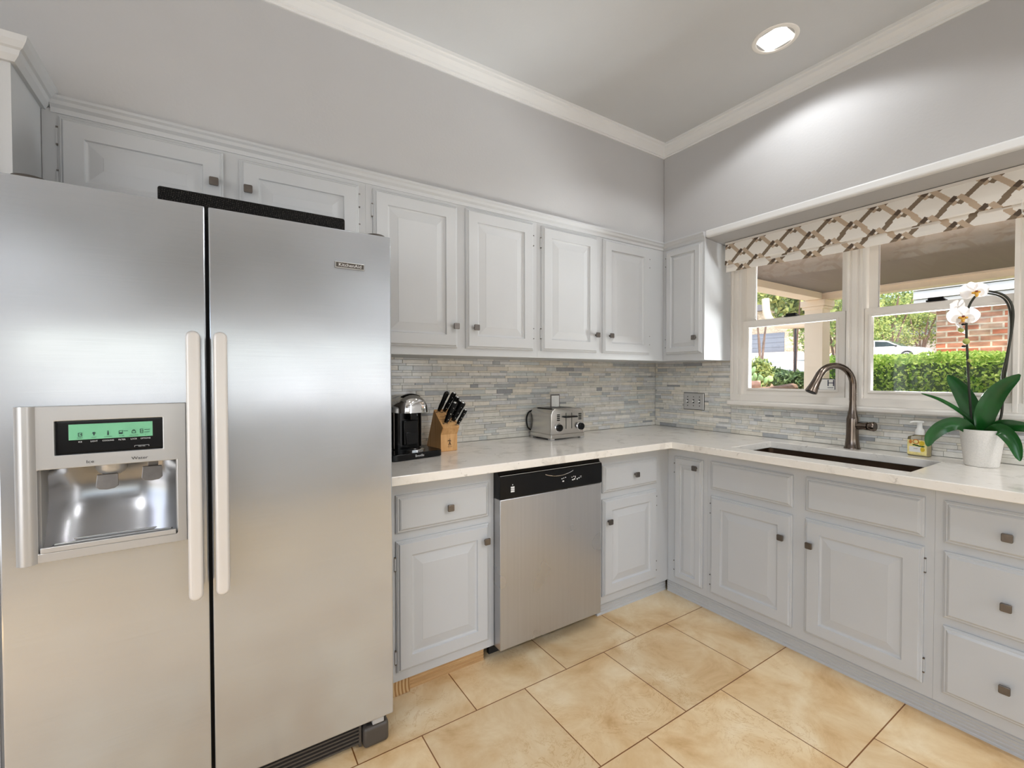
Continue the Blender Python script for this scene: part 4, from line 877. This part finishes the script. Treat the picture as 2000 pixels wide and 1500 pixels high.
# ------------------------------------------------------------------ potted orchid
def orchid():
    o = thing('potted_orchid', (-.155, -1.79, H), 'white-flowered orchid in a white tapered pot on the counter by the window', 'orchid')
    C = Vector((-.155, -1.787, H))
    finish(lathe(bmesh.new(), [(.045, .001), (.049, .001), (.0515, .006), (.0675, .145), (.0685, .150), (.066, .151), (.063, .147), (.061, .128), (0, .127)], C, 48), 'pot', M['pot'], o, True)
    bm = bmesh.new(); rng = random.Random(3)
    for i in range(70):
        a = rng.random()*6.28; r = .054*math.sqrt(rng.random()); ellipsoid(bm, C+Vector((r*math.cos(a), r*math.sin(a), .131+rng.random()*.010)), (.013, .009, .006), 6, 4, Matrix.Rotation(rng.random()*3, 3, 'Z'))
    finish(bm, 'bark_chips', M['bark'], o)
    def leafm(pts, wid, roll=0, n=14):
        path = spline(pts, 6); bm = bmesh.new(); rows = []; N = len(path)
        for i, p in enumerate(path):
            t = i/(N-1); tg = (path[min(i+1, N-1)]-path[max(i-1, 0)]).normalized(); view = Vector((-.93, -.2, .3))
            sd = tg.cross(view).normalized(); sd = (Matrix.Rotation(roll, 3, tg) @ sd); nn = sd.cross(tg)
            w = wid*max(.12, (math.sin(math.pi*min(1, t*.86+.12))**.6)) if t < .995 else wid*.1
            rows.append([[bm.verts.new(p+sd*w*q+nn*(abs(q)**1.4*w*.35)+nn*off) for q in (-1, -.55, 0, .55, 1)] for off in (0, -.0022)])
        for (a, a2), (b, b2) in zip(rows, rows[1:]):
            for i in range(4): bm.faces.new([a[i], a[i+1], b[i+1], b[i]]); bm.faces.new([a2[i], a2[i+1], b2[i+1], b2[i]])
            for i in (0, 4): bm.faces.new([a[i], b[i], b2[i], a2[i]])
        for r in (rows[0], rows[-1]):
            for i in range(4): bm.faces.new([r[0][i], r[0][i+1], r[1][i+1], r[1][i]])
        finish(bm, 'leaf', M['leafdark'], o, smooth=True)
    b = lambda y, z, x=-.155: (x, y, z)
    leafm([b(-1.790, 1.045), b(-1.797, 1.13, -.17), b(-1.835, 1.22, -.19), b(-1.896, 1.29, -.20)], .034, .25)
    leafm([b(-1.775, 1.045), b(-1.755, 1.13, -.13), b(-1.715, 1.22, -.11), b(-1.668, 1.288, -.10)], .033, -.3)
    leafm([b(-1.775, 1.05), b(-1.74, 1.115, -.18), b(-1.675, 1.175, -.21), b(-1.612, 1.208, -.22)], .021, 1.05)
    leafm([b(-1.775, 1.045, -.18), b(-1.735, 1.088, -.22), b(-1.69, 1.075, -.25), b(-1.655, 1.03, -.26), b(-1.645, .985, -.26)], .028, -.5)
    leafm([b(-1.795, 1.045), b(-1.84, 1.088, -.17), b(-1.90, 1.090, -.18), b(-1.97, 1.072, -.18)], .024, .7)
    leafm([b(-1.80, 1.045, -.17), b(-1.845, 1.072, -.20), b(-1.885, 1.03, -.22), b(-1.905, .96, -.23)], .024, .2)
    S1 = [b(-1.760, 1.04), b(-1.752, 1.15), b(-1.746, 1.25), b(-1.740, 1.38), b(-1.736, 1.47), b(-1.738, 1.545), b(-1.745, 1.585, -.15), b(-1.760, 1.615, -.15)]
    S2 = [b(-1.808, 1.04), b(-1.835, 1.10), b(-1.843, 1.16), b(-1.842, 1.28), b(-1.853, 1.36), b(-1.866, 1.475), b(-1.867, 1.545), b(-1.855, 1.588), b(-1.832, 1.614), b(-1.792, 1.632, -.15)]
    S3 = [b(-1.800, 1.04, -.14), b(-1.822, 1.12, -.14), b(-1.845, 1.26, -.15), b(-1.855, 1.36, -.15), b(-1.862, 1.46, -.15), b(-1.860, 1.53, -.15), b(-1.848, 1.58, -.15), b(-1.825, 1.607, -.15), b(-1.790, 1.622, -.15)]
    for S, r in ((S1, .0042), (S2, .0042), (S3, .0036)): finish(tube(bmesh.new(), spline(S, 6), r, 8), 'stem', M['stemdark'], o, smooth=True)
    def flower(c, face, sc_, roll=0, full=True):
        c = Vector(c); n = Vector(face).normalized(); up = Vector((0, 0, 1)); u = up.cross(n).normalized(); v = n.cross(u); q = Matrix.Rotation(roll, 3, n); u = q @ u; v = q @ v
        bm = bmesh.new()
        def pet(ang, ln, wd, cup, base=0):
            a = u*math.cos(ang)+v*math.sin(ang); s = n.cross(a); rows = []
            for i in range(9):
                t = i/8; w = wd*math.sin(math.pi*(.08+.90*t))**.55*(.45+.55*min(1, t*2.2)); ctr = c+a*(base+ln*t)+n*(cup*(t*t)+.003)
                rows.append([bm.verts.new(ctr+s*w*k+n*(.10*w*math.cos(k*2.2)-.004*abs(k))) for k in (-1, -.6, 0, .6, 1)])
            for r0, r1 in zip(rows, rows[1:]):
                for i in range(4): bm.faces.new([r0[i], r0[i+1], r1[i+1], r1[i]])
        pet(math.pi/2, .036*sc_, .017*sc_, -.004); pet(math.pi*1.18, .034*sc_, .014*sc_, -.006); pet(-math.pi*.18, .034*sc_, .014*sc_, -.006)
        pet(math.pi*.96, .042*sc_, .027*sc_, .004); pet(math.pi*.04, .042*sc_, .027*sc_, .004)
        fl = finish(bm, 'bloom', M['petal'], o, smooth=True)
        if full:
            bm = bmesh.new(); ellipsoid(bm, c+n*.010-v*.008*sc_, (.0075*sc_, .0075*sc_, .006*sc_), 10, 8); ellipsoid(bm, c+n*.013-v*.016*sc_, (.005*sc_, .005*sc_, .008*sc_), 10, 8)
            for sg in (-1, 1): ellipsoid(bm, c+n*.012+u*sg*.008*sc_-v*.007*sc_, (.005*sc_, .005*sc_, .004*sc_), 8, 6)
            finish(bm, 'lip', M['lip'], fl, smooth=True)
            bm = bmesh.new(); ellipsoid(bm, c+n*.017-v*.004*sc_, (.0045*sc_, .0045*sc_, .0035*sc_), 8, 6); finish(bm, 'lip_centre', M['lipred'], fl, smooth=True)
    flower((-.185, -1.762, 1.631), (-.8, -.62, .10), 1.15, .15); flower((-.19, -1.732, 1.532), (-.93, -.30, .12), 1.2, -.05)
    flower((-.14, -1.705, 1.575), (.3, .8, .2), 1.0, .2, False); flower((-.15, -1.716, 1.490), (-.2, .85, -.45), 1.0, .4, False)
    for c, r in (((-.165, -1.738, 1.428), .0115), ((-.163, -1.748, 1.348), .0065), ((-.163, -1.756, 1.317), .005), ((-.166, -1.722, 1.478), .010)):
        finish(ellipsoid(bmesh.new(), c, (r, r, r*1.15), 14, 10), 'bud', M['budgreen'], o, smooth=True)
    finish(tube(bmesh.new(), spline([(-.16, -1.738, 1.39), (-.162, -1.743, 1.37), (-.163, -1.746, 1.345), (-.163, -1.755, 1.32)], 5), .0018, 6), 'side_shoot', M['stemdark'], o, smooth=True)
    bm = bmesh.new()
    for p in ((-.163, -1.730, 1.408), (-.163, -1.728, 1.500)): ellipsoid(bm, p, (.006, .007, .005), 8, 6)
    finish(bm, 'stem_clips', M['black'], o, smooth=True)
orchid()
# ------------------------------------------------------------------ recessed downlights
def downlight(x, y, label, power, n, hole=True):
    L = thing('recessed_light', (x, y, CE), label, 'ceiling light', 'recessed ceiling lights')
    finish(lathe(bmesh.new(), [(.0745, CE+.002), (.0745, CE-.004), (.079, CE-.0055), (.090, CE-.003), (.092, CE-.0003)], (x, y, 0), 48, caps=False), 'trim_ring', M['baffle'], L, True)
    pr = []
    for i in range(9): pr += [(.0745-.0008*i, CE-.003+.005*i), (.0725-.0008*i, CE+.0005+.005*i)]
    bm = lathe(bmesh.new(), pr+[(.060, CE+.048), (.0, CE+.048)], (x, y, 0), 40, caps=False); finish(bm, 'baffle', M['baffle'], L, True)
    finish(ellipsoid(bmesh.new(), (x, y, CE+.030), (.045, .045, .016), 24, 10), 'bulb', M['bulb'], L, smooth=True)
    l = bpy.data.lights.new('downlight_lamp', 'SPOT'); l.energy = power; l.spot_size = math.radians(142); l.spot_blend = .25; l.shadow_soft_size = .04; l.color = (.97, .985, 1)
    lo = bpy.data.objects.new('downlight_lamp', l); col.objects.link(lo); lo.parent = L; lo.location = (0, 0, -.008)
LAMPS = [(-.72, -1.235, 13), (-1.75, -1.95, 17), (-.72, -2.7, 15), (-.9, -3.95, 85), (-4.4, -3.95, 75)]  # second, third: unseen, assumed; last two: unseen lights added to brighten refrigerator and counter
for i_, (x, y, e) in enumerate(LAMPS):
    downlight(x, y, ('lit white recessed ceiling light near the moulding above the window wall', 'assumed unseen white recessed ceiling light above the open floor facing the dishwasher',
                     'assumed unseen white recessed ceiling light above the floor in front of the drawer cabinet', 'added unseen recessed fill light by the patio wall in line with the sink', 'added unseen recessed fill light by the patio wall in line with the pantry')[i_], e, i_)
# ------------------------------------------------------------------ outdoors
def gh(x, y):
    P = [(-50, 0), (4.35, 0), (4.7, .9), (12, 1.18), (20, 1.72), (45, 3.5), (52, 4.05), (120, 9)]
    h = 0
    for (a, ha), (b, hb) in zip(P, P[1:]):
        if a <= x <= b: h = ha+(hb-ha)*(x-a)/(b-a)
    q = y/max(x, 1); s = min(1, max(0, (.45-q)/.2)); s = s*s*(3-2*s)
    return h*(1-.28*s*min(1, max(0, (x-8)/10)))
def terrain():
    def patch(name, m, xs, ys):
        bm = bmesh.new(); g = [[bm.verts.new((x, y, gh(x, y)-.0)) for y in ys] for x in xs]
        for a, b in zip(g, g[1:]):
            for i in range(len(ys)-1): bm.faces.new([a[i], a[i+1], b[i+1], b[i]])
        return struct(finish(bm, name, m, keep=True))
    ys = [-60+3.0*i for i in range(60)]
    patch('ground', M['concrete'], [.16, 2.5, 4.35, 4.7], ys); patch('ground', M['mulch'], [4.7, 7, 10, 13, 16, 18.5], ys)
    patch('ground', M['concrete'], [18.5, 22, 26, 30, 34, 38, 42, 45, 50, 52], ys); patch('ground', M['mulch'], [52, 70, 95, 118], ys)
terrain()
struct(box('ground', M['concrete'], None, -60, .16, -40, YF-.16, -.3, -.02))
# porch
pc = box('porch_ceiling', M['porchceil'], None, .16, 4.15, -7, .72, 2.385, 2.54); pc['kind'] = 'structure'
struct(box('porch_roof', M['roofing'], None, 0.16, 4.27, -7.2, .80, 2.541, 2.64))
bl = tag(boxes('porch_beam', M['cream'], None, [(3.98, 4.16, -7, .72, 2.30, 2.384), (3.95, 3.98, -7, .72, 2.365, 2.384)]), 'long cream porch beam running across above the hedge', 'beam')
b2 = tag(box('porch_beam', M['cream'], None, .17, 3.92, 0.50, .70, 2.30, 2.384, bev=.004), 'cream porch beam running from the house to the porch column', 'beam')
colm = thing('porch_column', (4.05, .61, 0), 'square cream porch column outside the window beyond the faucet', 'column')
box('shaft', M['cream'], colm, 3.94, 4.16, .50, .72, 0, 2.18)
bm = bmesh.new(); bx(bm, 3.915, 4.185, .475, .745, 2.18, 2.215); bx(bm, 3.90, 4.20, .46, .76, 2.215, 2.299); finish(bm, 'capital', M['cream'], colm, bev=.008)
gut = thing('downspout', (5.0, 1.6, 2.2), 'cream curved gutter downspout joining the porch column', 'downspout')
bm = bmesh.new(); tube(bm, spline([(4.25, .68, 2.02), (4.32, .9, 2.03), (4.40, 1.25, 2.06), (4.44, 1.42, 2.14), (4.46, 1.50, 2.28), (4.46, 1.52, 2.5)], 6), .055, 12, 1.0); finish(bm, 'pipe', M['cream'], gut, smooth=True)
# leaves
def leaves(name, parent, m, blobs, n, size, seed, boxy=False):
    rng = random.Random(seed); vs2 = []; fs = []
    for i in range(n):
        c, r = blobs[i % len(blobs)] if not boxy else blobs[0]
        if boxy:
            p = [c[k]+r[k]*rng.uniform(-1, 1) for k in range(3)]
            f = rng.random()
            if f < .42: p[0] = c[0]-r[0]+rng.random()**2*.25
            elif f < .75: p[2] = c[2]+r[2]-rng.random()**2*.12+.03*math.sin(p[1]*7+p[0]*5)
        else:
            d = Vector((rng.gauss(0, 1), rng.gauss(0, 1), rng.gauss(0, 1))).normalized()*(rng.random()**.45)
            p = [c[k]+r[k]*d[k] for k in range(3)]
        a = Vector((rng.gauss(0, 1), rng.gauss(0, 1), rng.gauss(0, 1))).normalized(); b = a.cross(Vector((rng.gauss(0, 1), rng.gauss(0, 1), rng.gauss(0, 1)))).normalized(); s = size*rng.uniform(.6, 1.3)
        p = Vector(p); k = len(vs2); vs2 += [p-a*s, p+b*s*.5, p+a*s, p-b*s*.5]; fs.append((k, k+1, k+2, k+3))
    off = ROOT.get(parent, Vector((0, 0, 0))) if parent else Vector((0, 0, 0))
    me = bpy.data.meshes.new(name); me.from_pydata([tuple(v-off) for v in vs2], [], fs); me.materials.append(m); me.update()
    o = bpy.data.objects.new(name, me); col.objects.link(o)
    if parent: o.parent = parent; ROOT[o] = off
    return o
hd = thing('hedge', (4.95, -1.6, 0), 'clipped bright green hedge outside the window in front of the brick wall', 'hedge')
leaves('foliage', hd, M['hedge'], [((4.95, -1.9, 1.05), (.36, 2.75, .50))], 26000, .030, 11, True)
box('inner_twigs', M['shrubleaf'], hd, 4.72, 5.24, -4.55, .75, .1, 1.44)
wing = thing('brick_wing', (6.5, -3, 0), 'red brick house wing with white eave beyond the hedge', 'house')
box('brick_wall', M['brick'], wing, 5.42, 9.0, -7, -.27, 0, 2.30)
bm = bmesh.new()
for q in range(4): bx(bm, 5.30-.018*q, 5.60, -7, -.06, 2.22+.115*q, 2.325+.115*q)
bx(bm, 5.36, 9.2, -7, -.08, 2.2, 2.7); finish(bm, 'eave', M['whitesiding'], wing)
prism_b = prism(bmesh.new(), [(5.2, 2.7), (9.3, 2.7), (7.2, 4.0)], lambda u, v, d: (u, d, v), -7.1, -.02); finish(prism_b, 'roof', M['roofing'], wing)
# trees
def tree(x, y, h, r, label, seed, n=3600, trunks=4, size=.13, m='treeleaf', zlow=.33):
    z = gh(x, y); t = thing('tree', (x, y, z), label, 'tree', 'trees along the street'); rng = random.Random(seed)
    bm = bmesh.new()
    for i in range(trunks):
        a = 6.28*i/trunks+rng.random(); q = r*.5
        tube(bm, spline([(x+.1*math.cos(a), y+.1*math.sin(a), z-.05), (x+.35*q*math.cos(a), y+.35*q*math.sin(a), z+h*.28), (x+q*math.cos(a), y+q*math.sin(a), z+h*.75)], 5), [.032*r]*5+[.024*r]*5+[.01*r], 7)
    finish(bm, 'trunk', M['treebark'], t, smooth=True)
    bl_ = []
    for i in range(11):
        a = rng.random()*6.28; q = r*.75*math.sqrt(rng.random()); bl_.append(((x+q*math.cos(a), y+q*math.sin(a), z+h*(zlow+.12+(1-zlow-.2)*rng.random())), (r*.5, r*.5, h*.17)))
    leaves('foliage', t, M[m], bl_, n, size, seed+1)
def polar(px, dist):
    a = math.radians(56.9988)-math.atan((px-1000)/881.215); return (-2.7834+dist*math.cos(a), -2.2873+dist*math.sin(a))
x, y = polar(1738, 52); tree(x, y, 7.2, 3.0, 'multi-stemmed tree behind the parked car, nearer its rear window', 21, 5200, zlow=.1)
x, y = polar(1797, 62); tree(x, y, 7.3, 3.1, 'multi-stemmed tree behind the hood of the parked car beside the brick wall', 25, 5200, zlow=.1)
x, y = polar(1486, 30); tree(x, y, 6.0, 2.2, 'leafy tree seen past the curved downspout, before the stone garage', 31, zlow=.5, trunks=2)
x, y = polar(1552, 22); tree(x, y, 4.3, 1.25, 'leafy tree just behind the porch column above the lamp post', 35, 2600, zlow=.42, trunks=2)
x, y = polar(1634, 34); tree(x, y, 6.6, 2.2, 'yellow-green tree between the porch column and the window mullion', 39, zlow=.1)
x, y = polar(1530, 100); tree(x, y, 12, 8, 'large distant tree behind the stone house', 43, 3600, size=.3)
x, y = polar(1765, 85); tree(x, y, 9, 8, 'large distant tree behind the white house across the street', 47, 3600, size=.32)
# parked car, front towards -y
def car():
    X, Y = polar(1812, 44); Y0 = Y; z = gh(X, Y)-.0; z = 2.33
    c = thing('car', (X, Y+2.4, z), 'white sport utility car parked across the street behind the hedge', 'car')
    hw = .95; P = lambda u, v, d: (X+d, Y0+u, z+v)
    low = [(.04, .35), (.0, .55), (.05, .85), (.25, .98), (1.35, 1.08), (4.6, 1.12), (4.72, .8), (4.70, .35)]
    finish(prism(bmesh.new(), low, P, -hw, hw), 'body', M['carpaint'], c, bev=.06, seg=3, smooth=True)
    top = [(1.25, 1.06), (2.05, 1.50), (2.35, 1.60), (3.6, 1.64), (4.35, 1.55), (4.62, 1.10)]
    finish(prism(bmesh.new(), top, P, -hw+.10, hw-.10), 'cabin', M['carpaint'], c, bev=.05, seg=3, smooth=True)
    bm = bmesh.new(); prism(bm, [(1.50, 1.12), (2.12, 1.46), (2.85, 1.53), (2.85, 1.12)], P, -hw+.085, -hw+.105); prism(bm, [(2.92, 1.12), (2.92, 1.53), (3.6, 1.53), (4.2, 1.45), (4.35, 1.14)], P, -hw+.085, -hw+.105)
    finish(bm, 'side_windows', M['carglass'], c); finish(prism(bmesh.new(), [(1.30, 1.10), (1.32, 1.13), (2.06, 1.53), (2.08, 1.49)], P, -hw+.2, hw-.2), 'windscreen', M['carglass'], c)
    finish(ellipsoid(bmesh.new(), P(1.55, 1.14, -hw-.06), (.10, .09, .08)), 'mirror', M['kink'], c, smooth=True)
    for u in (.92, 3.82):
        for d in (-hw+.06, hw-.06):
            w = finish(lathe(bmesh.new(), [(.22, -.12), (.37, -.11), (.39, 0), (.37, .11), (.22, .12)], P(u, .39, d), 28, 'x'), 'wheel', M['rubber'], c, True)
            finish(lathe(bmesh.new(), [(.25, -.118), (.24, -.13), (.05, -.10), (0, -.10)], P(u, .39, d), 20, 'x'), 'rim', M['panelsteel'], w, True)
    finish(ellipsoid(bmesh.new(), P(.16, .86, -hw+.10), (.10, .16, .07)), 'headlight', M['grey'], c, smooth=True)
car()
# houses across the street
sh = thing('stone_house', (56, 30, 4), 'pale stone house with a grey garage door across the street', 'house')
hz = gh(52.4, 28)
box('stone_wall', M['stone'], sh, 52.4, 60, 21.2, 44, hz-1, hz+5.2)
gd = finish(cells(bmesh.new(), [24.5, 30.0], [hz, hz+2.25], lambda u, v: True, PB(52.4), .0, .06), 'garage_door', M['garage'], sh)
boxes('door_panel_lines', M['roofing'], gd, [(52.33, 52.345, 24.5, 30.0, hz+.56*k-.01, hz+.56*k+.01) for k in (1, 2, 3)])
finish(prism(bmesh.new(), [(51.6, hz+5.0), (61, hz+5.0), (56.3, hz+8)], lambda u, v, d: (u, d, v), 20.6, 44.6), 'roof', M['roofing'], sh)
hx, hy = polar(1775, 70); hz2 = gh(hx, hy)
wh = thing('white_house', (hx, hy, hz2), 'low white house with dark roof behind the parked car', 'house')
box('walls', M['whitesiding'], wh, hx, hx+8, hy-7, hy+5, hz2-1, hz2+2.3)
finish(prism(bmesh.new(), [(hx-.7, hz2+2.2), (hx+8.7, hz2+2.2), (hx+4, hz2+4.4)], lambda u, v, d: (u, d, v), hy-7.5, hy+5.5), 'roof', M['roofing'], wh)
boxes('window', M['carglass'], wh, [(hx-.05, hx+.02, hy+1, hy+2.4, hz2+.8, hz2+1.8), (hx-.05, hx+.02, hy-4, hy-2.6, hz2+.8, hz2+1.8)])
# garden bed seen low in the window
def pear():
    x, y = polar(1478, 10.2); z = gh(x, y); c = thing('cactus', (x, y, z), 'prickly pear cactus with pale green pads in the garden bed', 'cactus'); rng = random.Random(5)
    px = [(0, 0, .12), (-.1, .15, .14), (.1, -.16, .15), (.05, .02, .34), (-.05, .24, .36), (.04, -.24, .33), (.0, -.12, .40), (.06, .12, .50), (-.03, -.36, .36), (.02, .30, .52), (.0, -.50, .30), (.05, -.02, .55), (.0, .42, .36), (.03, -.62, .34)]
    for i, (dx, dy, dz) in enumerate(px): finish(ellipsoid(bmesh.new(), (x+dx, y+dy*.55+.1, z-.02+dz*.85), (.018, .055, .070), 12, 9, Matrix.Rotation(rng.uniform(-.6, .6), 3, 'X') @ Matrix.Rotation(rng.uniform(-.6, .6), 3, 'Z')), 'pad', M['cactus'], c, smooth=True)
pear()
def shrub(px, d, r, h, label, seed, m='shrubleaf'):
    x, y = polar(px, d); z = gh(x, y); s = thing('shrub', (x, y, z), label, 'shrub', 'low shrubs in the garden bed')
    leaves('foliage', s, M[m], [((x, y, z+h*.45), (r, r, h*.6)), ((x+.2, y+r*.6, z+h*.4), (r*.6, r*.6, h*.5)), ((x, y-r*.6, z+h*.4), (r*.6, r*.6, h*.5))], 2200, .05, seed)
    finish(tube(bmesh.new(), [(x, y, z-.02), (x, y, z+h*.4)], .03, 6), 'stem', M['treebark'], s)
shrub(1512, 14.5, .28, .42, 'small dark shrub beside the cactus', 51); shrub(1545, 11.0, .36, .40, 'wide dark green shrub beside the porch column', 53)
shrub(1462, 12.5, .5, .75, 'pale yellow-green bush behind the cactus at the window frame', 55, 'treeleaf')
def rock(pts, label, m, seed):
    c = sum((Vector(p) for p in pts), Vector())/len(pts); o = thing('garden_stone' if m == 'pinkstone' else 'garden_timber', c-Vector((0, 0, .1)), label, 'garden edging'); bm = bmesh.new(); rng = random.Random(seed)
    path = spline(pts, 5); tube(bm, path, [.075+rng.random()*.02 for _ in path], 9, .8); finish(bm, 'stone' if m == 'pinkstone' else 'timber', M[m], o, smooth=False, bev=.01)
a, b = polar(1455, 8.6), polar(1486, 8.6); rock([(a[0], a[1], 1.13), (b[0], b[1], 1.14)], 'pinkish sandstone block in front of the cactus', 'pinkstone', 1)
a, b, c_ = polar(1450, 7.9), polar(1500, 7.9), polar(1550, 8.3); rock([(a[0], a[1], 1.03), (b[0], b[1], 1.05), (c_[0], c_[1], 1.10)], 'long weathered brown edging log below the window', 'brownwood', 2)
x, y = polar(1553, 21); lp = thing('lamp_post', (x, y, gh(x, y)), 'thin black lamp post beside the street near the stone garage', 'lamp post')
finish(tube(bmesh.new(), [(x, y, gh(x, y)), (x, y, gh(x, y)+1.9)], .035, 10), 'post', M['kink'], lp, smooth=True); finish(lathe(bmesh.new(), [(.08, 0), (.14, .28), (.16, .32), (0, .45)], (x, y, gh(x, y)+1.9), 8), 'lantern', M['kink'], lp)
# unseen slab added to keep the sun out of the back window
struct(box('sun_block', M['whitesiding'], None, -6, 0.5, YF-2.4, YF-.2, 2.3, 2.42))
